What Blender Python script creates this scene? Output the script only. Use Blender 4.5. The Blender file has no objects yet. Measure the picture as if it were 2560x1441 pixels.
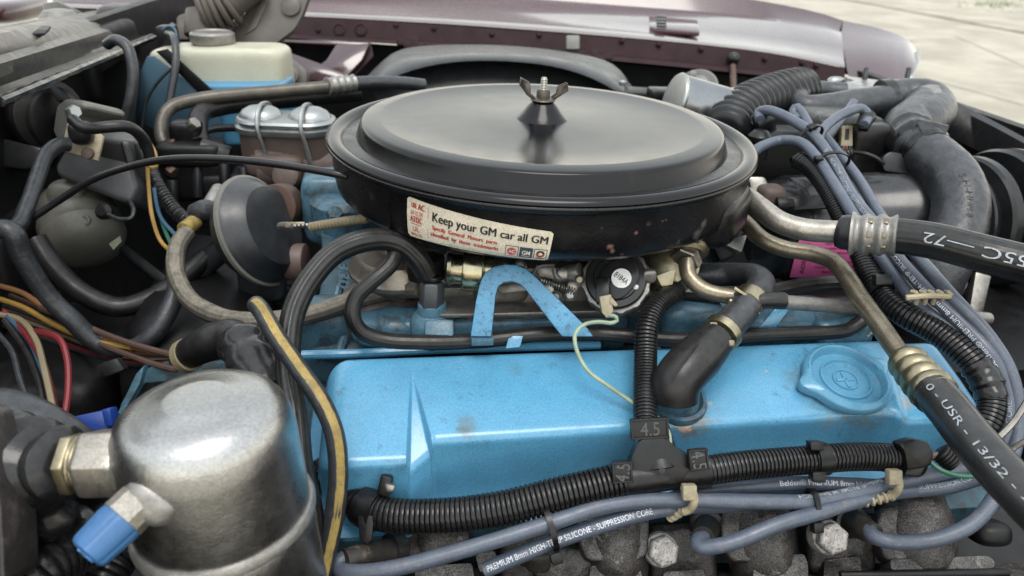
import bpy, bmesh, math, random
from math import sin, cos, pi, radians, sqrt, atan2
from mathutils import Vector, Matrix, noise
random.seed(7)
S = bpy.context.scene
COL = S.collection
# ---------------------------------------------------------------- camera
F = 1849.0
PITCH, ROLL = 0.4606, 0.0435
CAM = Vector((-0.0217, -0.7099, 0.1673))
CF = Vector((0, cos(PITCH), -sin(PITCH)))
_x0 = Vector((1, 0, 0)); _u0 = _x0.cross(CF)
CX = cos(ROLL) * _x0 + sin(ROLL) * _u0
CU = -sin(ROLL) * _x0 + cos(ROLL) * _u0
cd = bpy.data.cameras.new('camera'); co = bpy.data.objects.new('camera', cd); COL.objects.link(co)
m = Matrix((CX, CU, -CF)).transposed().to_4x4(); m.translation = CAM; co.matrix_world = m
cd.sensor_width = 36.0; cd.lens = 36.0 * F / 2560.0
cd.clip_start = 0.02; cd.clip_end = 2000
cd.dof.use_dof = True; cd.dof.focus_distance = 0.60; cd.dof.aperture_fstop = 8.0
S.camera = co
# ---------------------------------------------------------------- sky, sun, exposure
SUN_EL, SUN_AZ = radians(70), radians(172)     # azimuth measured from +Y towards +X
w = bpy.data.worlds.new('World'); S.world = w; w.use_nodes = True
nt = w.node_tree; bg = nt.nodes['Background']
sk = nt.nodes.new('ShaderNodeTexSky'); sk.sky_type = 'NISHITA'; sk.sun_disc = False
sk.sun_elevation = SUN_EL; sk.sun_rotation = SUN_AZ
sk.air_density = 3.0; sk.dust_density = 0.15; sk.ozone_density = 1.0
hs = nt.nodes.new('ShaderNodeHueSaturation'); hs.inputs['Saturation'].default_value = 0.25
nt.links.new(sk.outputs[0], hs.inputs['Color']); nt.links.new(hs.outputs[0], bg.inputs['Color'])
bg.inputs['Strength'].default_value = 0.15
sl = bpy.data.lights.new('sun', 'SUN'); sl.energy = 1.1; sl.angle = radians(30); sl.color = (1, 0.95, 0.88)
so = bpy.data.objects.new('sun', sl); COL.objects.link(so)
sd = Vector((sin(SUN_AZ) * cos(SUN_EL), cos(SUN_AZ) * cos(SUN_EL), sin(SUN_EL)))
so.rotation_euler = sd.to_track_quat('Z', 'Y').to_euler(); so.location = (0, 0, 5)
S.view_settings.view_transform = 'Standard'; S.view_settings.look = 'None'
S.view_settings.gamma = 1; S.view_settings.exposure = 0.95
S.render.engine = 'CYCLES'
S.cycles.max_bounces = 6
# ---------------------------------------------------------------- layout helpers
PSI = radians(8)                                # the car's long axis against the camera's x axis
EX = Vector((cos(PSI), sin(PSI), 0)); EY = Vector((-sin(PSI), cos(PSI), 0)); EZ = Vector((0, 0, 1))
UP = EZ
def ray(px, py): return CF + CX * ((px - 1280) / F) - CU * ((py - 720.5) / F)
def V(px, py, d): return CAM + ray(px, py) * d
def AZ(px, py, z):
    r = ray(px, py); return CAM + r * ((z - CAM.z) / r.z)
def ONP(px, py, o, n):
    r = ray(px, py); return CAM + r * ((o - CAM).dot(n) / r.dot(n))
def basis(ax, ref=None):
    z = ax.normalized()
    r = ref if ref is not None else (CX if abs(z.dot(CX)) < 0.9 else UP)
    x = (r - z * r.dot(z)).normalized(); y = z.cross(x)
    return x, y, z
# ---------------------------------------------------------------- materials
MATS = {}
def mat(name, col, rough=.5, metal=0., var=.15, vs=25, dirt=None, specks=None, dust=None, bump=.15, bs=400,
        big=None, coat=0., trans=0., rv=.1, spec=.5, streak=None, grain=.14):
    """dirt=(colour, amount 0..1, scale)  specks=(colour, amount, scale)  dust=(colour, amount) settled on upward faces"""
    if name in MATS: return MATS[name]
    M = bpy.data.materials.new(name); M.use_nodes = True; N = M.node_tree; n = N.nodes; L = N.links
    b = n['Principled BSDF']
    b.inputs['Metallic'].default_value = metal; b.inputs['Coat Weight'].default_value = coat
    b.inputs['Coat Roughness'].default_value = .08
    b.inputs['Specular IOR Level'].default_value = spec
    b.inputs['Transmission Weight'].default_value = trans
    tc = n.new('ShaderNodeTexCoord')
    def noi(sc, det=4, rg=.6, src=None):
        t = n.new('ShaderNodeTexNoise'); t.inputs['Scale'].default_value = sc; t.inputs['Detail'].default_value = det
        t.inputs['Roughness'].default_value = rg; L.new(src or tc.outputs['Object'], t.inputs['Vector']); return t.outputs['Fac']
    def ramp(src, a, bb):
        r = n.new('ShaderNodeMapRange'); r.inputs['From Min'].default_value = a; r.inputs['From Max'].default_value = bb
        L.new(src, r.inputs['Value']); return r.outputs[0]
    def mix(f, a, c, fac=1.):
        x = n.new('ShaderNodeMix'); x.data_type = 'RGBA'
        if fac != 1.:
            mm = n.new('ShaderNodeMath'); mm.operation = 'MULTIPLY'; L.new(f, mm.inputs[0]); mm.inputs[1].default_value = fac; f = mm.outputs[0]
        L.new(f, x.inputs[0])
        for s, v in ((6, a), (7, c)):
            if isinstance(v, tuple): x.inputs[s].default_value = (*v, 1)
            else: L.new(v, x.inputs[s])
        return x.outputs[2]
    c = mix(ramp(noi(vs), .3, .7), tuple(k * (1 - var) for k in col), tuple(min(1, k * (1 + var)) for k in col))
    rsrc = ramp(noi(vs * 3), .25, .75)
    if streak:
        mp = n.new('ShaderNodeMapping'); mp.inputs['Scale'].default_value = streak; L.new(tc.outputs['Object'], mp.inputs[0])
        c = mix(ramp(noi(1, 5, .7, mp.outputs[0]), .4, .65), c, tuple(k * .6 for k in col), .6)
    gr = n.new('ShaderNodeMix'); gr.data_type = 'RGBA'; gr.blend_type = 'MULTIPLY'; gr.inputs[0].default_value = 1
    gm = n.new('ShaderNodeMapRange'); gm.inputs['From Min'].default_value = .3; gm.inputs['From Max'].default_value = .7; gm.inputs['To Min'].default_value = 1 - grain; gm.inputs['To Max'].default_value = 1 + grain
    L.new(noi(620, 5, .8), gm.inputs['Value']); L.new(c, gr.inputs[6]); L.new(gm.outputs[0], gr.inputs[7]); c = gr.outputs[2]
    if dirt:
        dc, da, ds = dirt; t = .68 - da * .3
        f = ramp(noi(ds, 8, .68), t, t + .14); c = mix(f, c, dc, .85)
    if dust:
        dc, da = dust
        g = n.new('ShaderNodeNewGeometry'); sx = n.new('ShaderNodeSeparateXYZ'); L.new(g.outputs['Normal'], sx.inputs[0])
        up = ramp(sx.outputs['Z'], -.2, .9)
        mu = n.new('ShaderNodeMath'); mu.operation = 'MULTIPLY'; L.new(up, mu.inputs[0]); L.new(ramp(noi(vs * 2.3, 6, .7), .3, .7), mu.inputs[1])
        c = mix(mu.outputs[0], c, dc, da)
    if specks:
        sc_, sa, ss = specks; t = .72 - sa * .25
        f = ramp(noi(ss, 3, .6), t, t + .05); c = mix(f, c, sc_, .9)
    if big:
        dc, da, ds = big; t = .66 - da * .3
        f = ramp(noi(ds, 6, .7), t, t + .05); c = mix(f, c, dc, .9)
    L.new(c, b.inputs['Base Color'])
    rr = n.new('ShaderNodeMapRange'); rr.inputs['To Min'].default_value = max(.03, rough - rv); rr.inputs['To Max'].default_value = min(1, rough + rv)
    L.new(rsrc, rr.inputs['Value']); L.new(rr.outputs[0], b.inputs['Roughness'])
    if bump:
        bp = n.new('ShaderNodeBump'); bp.inputs['Strength'].default_value = bump; bp.inputs['Distance'].default_value = .0004
        L.new(noi(bs, 4, .6), bp.inputs['Height'])
        b2 = n.new('ShaderNodeBump'); b2.inputs['Strength'].default_value = min(1, bump * 1.5); b2.inputs['Distance'].default_value = .0006
        L.new(noi(vs * 2, 3), b2.inputs['Height']); L.new(bp.outputs[0], b2.inputs['Normal']); L.new(b2.outputs[0], b.inputs['Normal'])
    MATS[name] = M
    return M
TAN = (.20, .17, .13)
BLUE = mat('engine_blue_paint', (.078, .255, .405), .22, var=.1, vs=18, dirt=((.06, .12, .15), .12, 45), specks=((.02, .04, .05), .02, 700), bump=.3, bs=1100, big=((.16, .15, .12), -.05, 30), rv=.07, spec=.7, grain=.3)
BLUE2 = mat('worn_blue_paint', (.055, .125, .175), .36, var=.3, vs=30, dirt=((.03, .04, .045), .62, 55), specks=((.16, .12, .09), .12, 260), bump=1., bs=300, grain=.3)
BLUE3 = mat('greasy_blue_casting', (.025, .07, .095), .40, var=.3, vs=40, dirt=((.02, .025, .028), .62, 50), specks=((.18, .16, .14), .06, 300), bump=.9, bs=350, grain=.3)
BLKP = mat('black_satin_paint', (.0045, .0045, .0055), .30, var=.3, vs=20, specks=((.09, .09, .09), -.05, 500), bump=.12, bs=1200, rv=.05)
LIDP = mat('black_lid_paint', (.0035, .0035, .0042), .20, var=.2, vs=12, specks=((.12, .12, .12), -.2, 380), bump=.02, bs=1500, rv=.02, spec=.3)
PANP = mat('black_pan_paint', (.0035, .0035, .0045), .30, var=.3, vs=15, dust=(TAN, .04), specks=((.16, .085, .06), .03, 190), bump=.3, bs=600, big=((.11, .06, .045), -.2, 45), spec=.35, grain=.3)
PLAST = mat('black_plastic', (.005, .005, .0055), .33, var=.3, vs=40, dust=((.10, .095, .09), .09), bump=.25, bs=700, spec=.35, grain=.3)
PLASTG = mat('grey_black_plastic', (.009, .0095, .011), .34, var=.25, vs=30, dust=((.11, .11, .105), .12), bump=.15, bs=500, spec=.35, grain=.3)
LOOM = mat('black_conduit_plastic', (.008, .008, .0085), .27, var=.35, vs=60, dust=((.10, .095, .09), .10), bump=.15, bs=600, spec=.35, grain=.3)
RUB = mat('black_rubber', (.009, .009, .0095), .34, var=.3, vs=60, dust=((.13, .12, .105), .16), bump=.2, bs=500, spec=.35, grain=.3)
RUBT = mat('dusty_rubber', (.05, .046, .04), .5, var=.25, vs=60, dust=((.30, .26, .19), .7), dirt=((.19, .165, .12), .3, 60), bump=.25, bs=500, grain=.3)
RUBG = mat('grey_coolant_hose_rubber', (.018, .0195, .0225), .36, var=.3, vs=60, dust=((.15, .16, .17), .26), dirt=((.08, .08, .08), .2, 120), bump=.8, bs=350, grain=.3)
WIRE = mat('slate_silicone_wire', (.066, .081, .110), .38, var=.12, vs=40, dirt=((.15, .13, .11), .34, 130), bump=.2, bs=600, dust=((.20, .21, .24), .18), grain=.3)
IRON = mat('rusty_grey_iron', (.013, .010, .009), .48, var=.5, vs=45, dust=((.22, .205, .19), .62), dirt=((.07, .062, .056), .35, 60), specks=((.008, .006, .006), .9, 850), bump=1., bs=700, big=((.16, .15, .14), .14, 70), grain=.3)  # heavy pale dust on upward faces, also painted in to give the casting form
BOLT = mat('corroded_bolt_steel', (.27, .255, .24), .55, metal=.2, var=.4, vs=200, specks=((.05, .04, .03), .6, 700), bump=1., bs=900)
ALU = mat('brushed_aluminium', (.40, .395, .385), .30, metal=1, var=.07, vs=30, dirt=((.30, .295, .285), .25, 45), specks=((.2, .18, .16), -.03, 500), bump=.3, bs=800, rv=.06, grain=.3)
ALUD = mat('dull_aluminium_tube', (.34, .315, .275), .38, metal=.9, var=.2, vs=60, dirt=((.22, .2, .17), .4, 80), specks=((.12, .11, .1), .1, 300), bump=.25, bs=500, grain=.3)
ALUW = mat('weathered_aluminium', (.25, .24, .225), .45, metal=.7, var=.2, vs=80, dirt=((.16, .14, .12), .35, 120), bump=.5, bs=500)
BRON = mat('bronzed_steel_tube', (.22, .19, .14), .38, metal=.8, var=.25, vs=60, dirt=((.10, .09, .075), .35, 90), bump=.25, bs=400, grain=.3)
BRASS = mat('yellow_zinc_brass', (.30, .265, .18), .38, metal=1, var=.25, vs=50, dirt=((.16, .12, .06), .3, 70), bump=.15, bs=400)
ZINC = mat('dichromate_zinc', (.40, .36, .24), .24, metal=1, var=.35, vs=35, dirt=((.20, .17, .11), .25, 70), bump=.08, bs=300)
CHROME = mat('bright_zinc_steel', (.34, .355, .35), .38, metal=.9, var=.1, vs=40, dirt=((.3, .31, .32), .1, 60), bump=.05, bs=300)
STEEL = mat('aged_steel', (.30, .28, .25), .4, metal=.9, var=.25, vs=80, dirt=((.12, .09, .06), .3, 100), bump=.3, bs=500)
RUST = mat('brown_rusty_iron', (.075, .052, .043), .6, var=.3, vs=30, dirt=((.11, .075, .06), .4, 70), bump=.6, bs=300)
BROWN = mat('brown_grey_painted_steel', (.075, .065, .055), .5, var=.2, vs=20, dirt=((.12, .10, .08), .3, 40), bump=.2, bs=300)
MAR = mat('maroon_car_paint', (.04, .011, .015), .26, var=.1, vs=8, bump=.0, coat=1., dust=((.2, .16, .17), .06), rv=.05)
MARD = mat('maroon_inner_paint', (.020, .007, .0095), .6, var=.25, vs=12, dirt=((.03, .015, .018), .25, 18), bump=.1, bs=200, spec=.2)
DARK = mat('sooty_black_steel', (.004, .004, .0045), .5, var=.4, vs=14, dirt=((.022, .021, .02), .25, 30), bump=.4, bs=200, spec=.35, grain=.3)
GREYP = mat('grey_dusty_paint', (.13, .13, .12), .5, var=.2, vs=20, dirt=((.06, .055, .05), .35, 35), dust=((.3, .28, .25), .4), bump=.3, bs=300)
COWL = mat('weathered_black_cowl', (.014, .014, .014), .36, var=.35, vs=20, dirt=((.09, .088, .08), .45, 60), specks=((.26, .235, .19), .2, 480), dust=((.15, .13, .10), .38), bump=.6, bs=350, spec=.35, grain=.3)
GREYCAN = mat('khaki_grey_canister', (.095, .092, .08), .5, var=.18, vs=25, dirt=((.06, .055, .05), .25, 30), dust=((.26, .25, .21), .3), bump=.2, bs=300, grain=.3)
BRPIPE = mat('dark_brown_steel_pipe', (.085, .075, .062), .4, metal=.4, var=.25, vs=60, dirt=((.16, .14, .11), .3, 90), bump=.25, bs=400)
DSTEEL = mat('dark_bronze_steel', (.085, .072, .06), .42, metal=.6, var=.3, vs=120, bump=.2, bs=500)
SERVO = mat('grey_moulded_diaphragm', (.018, .0195, .023), .36, var=.15, vs=25, dust=((.14, .14, .14), .3), bump=.1, bs=400, grain=.3)
SHROUD = mat('gloss_black_shroud', (.008, .008, .009), .25, var=.2, vs=10, dust=((.2, .2, .2), .12), bump=.05, bs=200, spec=.35)
BCAP = mat('blue_plastic_cap', (.035, .115, .26), .38, var=.1, vs=40, bump=.1, bs=500)
DBLUE = mat('dark_blue_plastic', (.01, .04, .22), .4, var=.1, bump=.05)
YEL = mat('yellow_paint_stripe', (.27, .19, .05), .55, var=.35, vs=70, dirt=((.12, .095, .05), .5, 160), bump=.4, bs=500)
WYEL = mat('yellow_wire', (.30, .18, .045), .45, bump=.05); WORG = mat('orange_wire', (.20, .10, .045), .5, bump=.05)
WRED = mat('red_wire', (.16, .018, .022), .4, bump=.05); WGRN = mat('pale_green_wire', (.24, .30, .21), .45, var=.3, vs=60, dirt=((.16, .14, .08), .3, 60), bump=.05)
WBLU = mat('blue_wire', (.035, .09, .15), .45, bump=.05); WBRN = mat('dark_brown_wire', (.075, .045, .035), .5, bump=.05)
WTAN = mat('tan_wire', (.20, .165, .10), .5, bump=.05); WGR2 = mat('green_wire', (.02, .10, .065), .45, bump=.05)
TANP = mat('tan_plastic_clip', (.28, .24, .16), .5, var=.25, vs=80, dirt=((.10, .08, .05), .3, 120), bump=.3, bs=500)
BOOT = mat('brown_black_boot_rubber', (.022, .019, .016), .5, var=.35, vs=60, dirt=((.13, .105, .07), .35, 70), bump=.3, bs=400, spec=.35, grain=.3)
CREAM = mat('yellowed_label_paper', (.56, .50, .39), .45, var=.1, vs=60, dirt=((.30, .26, .19), .28, 110), specks=((.12, .1, .08), 0, 500), bump=.12, bs=500, grain=.3)
INKB = mat('black_ink', (.012, .012, .015), .5, bump=0); INKR = mat('red_ink', (.33, .03, .03), .5, bump=0, var=.25, vs=150)
INKN = mat('navy_ink', (.035, .045, .07), .5, bump=0); WINK = mat('white_ink', (.55, .57, .62), .55, bump=0, var=.35, vs=200, dirt=((.09, .10, .14), .35, 260))
WINKD = mat('faded_white_ink', (.30, .33, .36), .55, bump=0, var=.4, vs=220)
PINK = mat('pink_label_paper', (.52, .10, .26), .45, var=.08, bump=.03); INKP = mat('dark_pink_ink', (.12, .02, .05), .5, bump=0)
WPAP = mat('white_sticker', (.7, .7, .68), .4, var=.04, bump=0)
BOTTLE = mat('milky_plastic_tank', (.44, .43, .335), .38, var=.08, vs=12, dirt=((.42, .37, .25), .2, 14), bump=.05, bs=120)
FLUID = mat('blue_washer_fluid_behind_plastic', (.07, .22, .35), .35, var=.12, vs=10, bump=.05, bs=120)
BRONZ = mat('copper_brown_fitting', (.085, .05, .038), .5, metal=.4, var=.2, bump=.3)
TAPE = mat('black_vinyl_tape', (.008, .008, .009), .2, var=.3, vs=40, dust=((.15, .15, .15), .2), bump=.3, bs=120, spec=.35)
CONC = mat('cream_concrete', (.38, .35, .285), .85, var=.12, vs=2.5, dirt=((.27, .245, .195), .8, .9), specks=((.30, .26, .22), 0, 60), bump=.3, bs=60)  # cream concrete with darker patches
JOINT = mat('joint_filler', (.335, .305, .25), .9, bump=.2)
GRASS = mat('weed_green', (.14, .20, .05), .8, bump=.2)
SPOT_SCALE = 1.0
def add_spots(M, spots):
    """stains, and painted shade round a cap: (local point, radius, colour, strength)"""
    N = M.node_tree; n = N.nodes; L = N.links; b = n['Principled BSDF']; src = b.inputs['Base Color'].links[0].from_socket
    tc = n.new('ShaderNodeTexCoord'); t = n.new('ShaderNodeTexNoise'); t.inputs['Scale'].default_value = 160; t.inputs['Detail'].default_value = 6; t.inputs['Roughness'].default_value = .7
    L.new(tc.outputs['Object'], t.inputs['Vector'])
    for p, r, c, k in spots:
        r = r * SPOT_SCALE
        d = n.new('ShaderNodeVectorMath'); d.operation = 'DISTANCE'; d.inputs[1].default_value = p; L.new(tc.outputs['Object'], d.inputs[0])
        m1 = n.new('ShaderNodeMath'); m1.operation = 'MULTIPLY_ADD'; L.new(t.outputs['Fac'], m1.inputs[0]); m1.inputs[1].default_value = r * 2.2; L.new(d.outputs['Value'], m1.inputs[2])
        mr = n.new('ShaderNodeMapRange'); mr.inputs['From Min'].default_value = r * 2.0; mr.inputs['From Max'].default_value = r * 1.35
        mr.inputs['To Max'].default_value = k; L.new(m1.outputs[0], mr.inputs['Value'])
        x = n.new('ShaderNodeMix'); x.data_type = 'RGBA'; L.new(mr.outputs[0], x.inputs[0]); L.new(src, x.inputs[6]); x.inputs[7].default_value = (*c, 1); src = x.outputs[2]
    L.new(src, b.inputs['Base Color'])
# ---------------------------------------------------------------- geometry
class G:
    def __init__(s): s.v = []; s.f = []
    def add(s, vs, fs):
        o = len(s.v); s.v += [Vector(p) for p in vs]; s.f += [tuple(i + o for i in f) for f in fs]; return s
    def lathe(s, o, ax, prof, n=40, ref=None, sx=1., sy=1., arc=None):
        x, y, z = basis(ax, ref); vs = []; fs = []; k = len(prof)
        for i in range(n):
            a = 2 * pi * i / n
            for r, h in prof: vs.append(o + x * (r * cos(a) * sx) + y * (r * sin(a) * sy) + z * h)
        for i in range(n):
            j = (i + 1) % n
            for q in range(k - 1): fs.append((i * k + q, j * k + q, j * k + q + 1, i * k + q + 1))
        fs.append(tuple(i * k for i in range(n))[::-1]); fs.append(tuple(i * k + k - 1 for i in range(n)))
        return s.add(vs, fs)
    def cyl(s, a, b, r, n=24, r2=None, bev=0):
        d = (b - a); L = d.length; r2 = r if r2 is None else r2
        bev = bev or min(r, L) * .12
        return s.lathe(a, d, [(r - bev, 0), (r - bev * .3, bev * .3), (r, bev), (r2, L - bev), (r2 - bev * .3, L - bev * .3), (r2 - bev, L)], n)
    def hexa(s, a, b, r, n=6, ref=None):
        d = b - a; L = d.length
        return s.lathe(a, d, [(r * .9, 0), (r, L * .1), (r, L * .88), (r * .88, L)], n, ref)
    def box(s, c, sz, ax=None):
        X, Y, Z = ax or (EX, EY, EZ); a, b, h = sz[0] / 2, sz[1] / 2, sz[2] / 2
        vs = [c + X * (a * i) + Y * (b * j) + Z * (h * k) for i in (-1, 1) for j in (-1, 1) for k in (-1, 1)]
        return s.add(vs, [(0, 1, 3, 2), (4, 6, 7, 5), (0, 4, 5, 1), (2, 3, 7, 6), (0, 2, 6, 4), (1, 5, 7, 3)])
    def prism(s, pts, vec):
        n = len(pts); vs = list(pts) + [p + vec for p in pts]
        fs = [tuple(range(n)), tuple(range(2 * n - 1, n - 1, -1))] + [(i, i + n, (i + 1) % n + n, (i + 1) % n) for i in range(n)]
        return s.add(vs, fs)
    def sup(s, c, sz, ax=None, e=.5, e2=None, nu=32, nv=18):
        X, Y, Z = ax or (EX, EY, EZ); e2 = e if e2 is None else e2
        P = lambda w_, q: math.copysign(abs(w_) ** q, w_)
        vs = []; fs = []
        for j in range(1, nv):
            ph = -pi / 2 + pi * j / nv
            for i in range(nu):
                th = 2 * pi * i / nu
                vs.append(c + X * (sz[0] / 2 * P(cos(ph), e) * P(cos(th), e2)) + Y * (sz[1] / 2 * P(cos(ph), e) * P(sin(th), e2)) + Z * (sz[2] / 2 * P(sin(ph), e)))
        for j in range(nv - 2):
            for i in range(nu): k = (i + 1) % nu; fs.append((j * nu + i, j * nu + k, (j + 1) * nu + k, (j + 1) * nu + i))
        vs += [c - Z * (sz[2] / 2), c + Z * (sz[2] / 2)]; b = len(vs) - 2
        for i in range(nu): k = (i + 1) % nu; fs.append((b, k, i)); fs.append((b + 1, (nv - 2) * nu + i, (nv - 2) * nu + k))
        return s.add(vs, fs)
    def bend(s, amp, sc=30):
        s.v = [p + noise.noise_vector(p * sc) * amp for p in s.v]; return s
    def strip(s, grid, close=False):
        r = len(grid); c = len(grid[0]); vs = [p for row in grid for p in row]; fs = []
        for i in range(r - 1):
            for j in range(c - (0 if close else 1)):
                k = (j + 1) % c; fs.append((i * c + j, i * c + k, (i + 1) * c + k, (i + 1) * c + j))
        return s.add(vs, fs)
class Path:
    def __init__(s, P, step=.003):
        P = [Vector(p) for p in P]
        if len(P) == 2: P = [P[0], P[0].lerp(P[1], .5), P[1]]
        Q = [2 * P[0] - P[1]] + P + [2 * P[-1] - P[-2]]; out = []
        for i in range(1, len(Q) - 2):
            a, b, c, d = Q[i - 1:i + 3]; n = max(2, int((c - b).length / step))
            t0 = 0; t1 = t0 + max(1e-4, (b - a).length ** .5); t2 = t1 + max(1e-4, (c - b).length ** .5); t3 = t2 + max(1e-4, (d - c).length ** .5)
            for k in range(n):
                t = t1 + (t2 - t1) * k / n
                A1 = a * ((t1 - t) / (t1 - t0)) + b * ((t - t0) / (t1 - t0)); A2 = b * ((t2 - t) / (t2 - t1)) + c * ((t - t1) / (t2 - t1))
                A3 = c * ((t3 - t) / (t3 - t2)) + d * ((t - t2) / (t3 - t2))
                B1 = A1 * ((t2 - t) / (t2 - t0)) + A2 * ((t - t0) / (t2 - t0)); B2 = A2 * ((t3 - t) / (t3 - t1)) + A3 * ((t - t1) / (t3 - t1))
                out.append(B1 * ((t2 - t) / (t2 - t1)) + B2 * ((t - t1) / (t2 - t1)))
        out.append(P[-1]); s.p = out; s.s = [0]
        for i in range(1, len(out)): s.s.append(s.s[-1] + (out[i] - out[i - 1]).length)
        s.L = s.s[-1]
    def at(s, q):
        q = min(max(q, 0), s.L); lo = 0; hi = len(s.s) - 1
        while hi - lo > 1:
            m_ = (lo + hi) // 2
            if s.s[m_] <= q: lo = m_
            else: hi = m_
        d = s.s[hi] - s.s[lo]; t = (q - s.s[lo]) / d if d else 0
        i0, i1 = max(lo - 1, 0), min(hi + 1, len(s.p) - 1)
        ta = (s.p[hi] - s.p[i0]).normalized(); tb = (s.p[i1] - s.p[lo]).normalized()
        return s.p[lo].lerp(s.p[hi], t), (ta * (1 - t) + tb * t).normalized()
    def near(s, px, py):
        r = ray(px, py).normalized(); best = min(range(len(s.p)), key=lambda i: ((s.p[i] - CAM) - r * (s.p[i] - CAM).dot(r)).length)
        return s.s[best]
def sweep(g, path, r, n=14, s0=0, s1=None, ds=.003, prof=None, flat=1., cap=.35, tw=None):
    """r: number or function of arc length; prof(theta)->radius factor"""
    s1 = path.L if s1 is None else s1; k = max(2, int((s1 - s0) / ds)); rf = r if callable(r) else (lambda q: r)
    fr = None; grid = []; st = [s0 + (s1 - s0) * i / k for i in range(k + 1)]
    rings = [(st[0], 1 - cap)] + [(q, 1) for q in st] + [(st[-1], 1 - cap)] if cap else [(q, 1) for q in st]
    for i, (q, fc) in enumerate(rings):
        p, t = path.at(q)
        if fr is None:
            x, y, _ = basis(t, (CAM - p)); fr = x
        fr = (fr - t * fr.dot(t)).normalized(); y = t.cross(fr)
        rr = rf(q) * fc
        if cap and i == 0: p = p - t * rf(q) * cap * .35
        if cap and i == len(rings) - 1: p = p + t * rf(q) * cap * .35
        a0 = tw(q) if tw else 0
        grid.append([p + (fr * (cos(2 * pi * j / n + a0) * flat) + y * sin(2 * pi * j / n + a0)) * rr * (prof(2 * pi * j / n) if prof else 1) for j in range(n)])
    g.strip(grid, True); o = len(g.v) - n
    g.f.append(tuple(range(o, o + n))); b = len(g.v) - n * len(grid); g.f.append(tuple(range(b, b + n))[::-1])
    return g
def VP(pts, step=.003): return Path([V(*p) for p in pts], step)
def corr(r, pitch, amp=.12, duty=.72):
    def f(q):
        u = (q / pitch) % 1
        return r * ((.985 + .015 * sin(pi * u / duty)) if u < duty else (1 - amp * (u - duty) / .08 if u < duty + .08 else (1 - amp if u < .92 else 1 - amp * (1 - u) / .08)))
    return f
def roundpoly(pts, r, n=4):
    out = []; N = len(pts)
    for i in range(N):
        a, b, c = Vector(pts[i - 1]), Vector(pts[i]), Vector(pts[(i + 1) % N])
        u, v_ = (a - b), (c - b); k = min(r, u.length * .45, v_.length * .45); u.normalize(); v_.normalize()
        p, q = b + u * k, b + v_ * k
        for j in range(n + 1):
            t = j / n; out.append((1 - t) ** 2 * p + 2 * t * (1 - t) * b + t * t * q)
    return out
# ---------------------------------------------------------------- objects
def mesh(g, name, m_, off, bevel=0, flatsh=False, ang=35, seg=2, disp=0, dsc=40):
    bm = bmesh.new(); vs = [bm.verts.new(p - off) for p in g.v]
    for f in g.f:
        try: bm.faces.new([vs[i] for i in dict.fromkeys(f)])
        except ValueError: pass
    bmesh.ops.remove_doubles(bm, verts=bm.verts, dist=1e-6)
    bmesh.ops.recalc_face_normals(bm, faces=bm.faces)
    if bevel:
        bm.edges.ensure_lookup_table()
        es = [e for e in bm.edges if len(e.link_faces) == 2 and e.calc_face_angle(0) > radians(25)]
        bmesh.ops.bevel(bm, geom=es, offset=bevel, segments=seg, profile=.5, affect='EDGES', clamp_overlap=True)
    if disp:
        bm.normal_update()
        for v_ in bm.verts: v_.co += v_.normal * disp * (noise.noise(v_.co * dsc) + .5 * noise.noise(v_.co * dsc * 2.7))
    for f in bm.faces: f.smooth = not flatsh
    for e in bm.edges:
        if len(e.link_faces) == 2 and e.calc_face_angle(0) > radians(ang): e.smooth = False
    me = bpy.data.meshes.new(name); bm.to_mesh(me); bm.free(); me.materials.append(m_); return me
class Thing:
    def __init__(s, name, label, cat, base, group=None, kind=None):
        s.off = Vector(base); o = bpy.data.objects.new(name, None); COL.objects.link(o); o.location = s.off
        o.empty_display_size = .02; o['label'] = label; o['category'] = cat; s.o = o
        if group: o['group'] = group
        if kind: o['kind'] = kind
    def part(s, name, g, m_, parent=None, label=None, kind=None, **k):
        ob = bpy.data.objects.new(name, mesh(g, name, m_, s.off, **k)); COL.objects.link(ob); ob.parent = parent or s.o
        if label: ob['label'] = label
        if kind: ob['kind'] = kind
        return ob
def solo(name, label, cat, g, m_, group=None, kind=None, **k):
    zs = min(p.z for p in g.v); c = sum(g.v, Vector()) / len(g.v); off = Vector((c.x, c.y, zs))
    ob = bpy.data.objects.new(name, mesh(g, name, m_, off, **k)); COL.objects.link(ob); ob.location = off
    if label: ob['label'] = label; ob['category'] = cat
    if group: ob['group'] = group
    if kind: ob['kind'] = kind
    return ob
def copytree(o, mw, label=None):
    def cp(a, par):
        c = a.copy(); COL.objects.link(c); c.parent = par
        for ch in list(a.children): cp(ch, c)
        return c
    r = cp(o, None); r.matrix_world = mw
    if label: r['label'] = label
    return r
_tc = {}
def textgeo(txt, bold=0., spc=1., div=True, shear=0):
    key = (txt, bold, spc, shear)
    if key in _tc: return _tc[key]
    c = bpy.data.curves.new('t', 'FONT'); c.body = txt; c.size = 1; c.offset = bold; c.space_character = spc; c.resolution_u = 3; c.shear = shear
    o = bpy.data.objects.new('t', c); COL.objects.link(o); dg = bpy.context.evaluated_depsgraph_get()
    me = bpy.data.meshes.new_from_object(o.evaluated_get(dg)); vs = [v_.co.copy() for v_ in me.vertices]; fs = [tuple(p.vertices) for p in me.polygons]
    bpy.data.objects.remove(o); bpy.data.meshes.remove(me); x0 = min(v_.x for v_ in vs); x1 = max(v_.x for v_ in vs)
    _tc[key] = ([(v_.x - x0, v_.y) for v_ in vs], fs, x1 - x0); return _tc[key]
def txt_map(g, txt, fn, **k):
    vs, fs, w_ = textgeo(txt, **k); g.add([fn(x, y, w_) for x, y in vs], fs); return g
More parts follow.
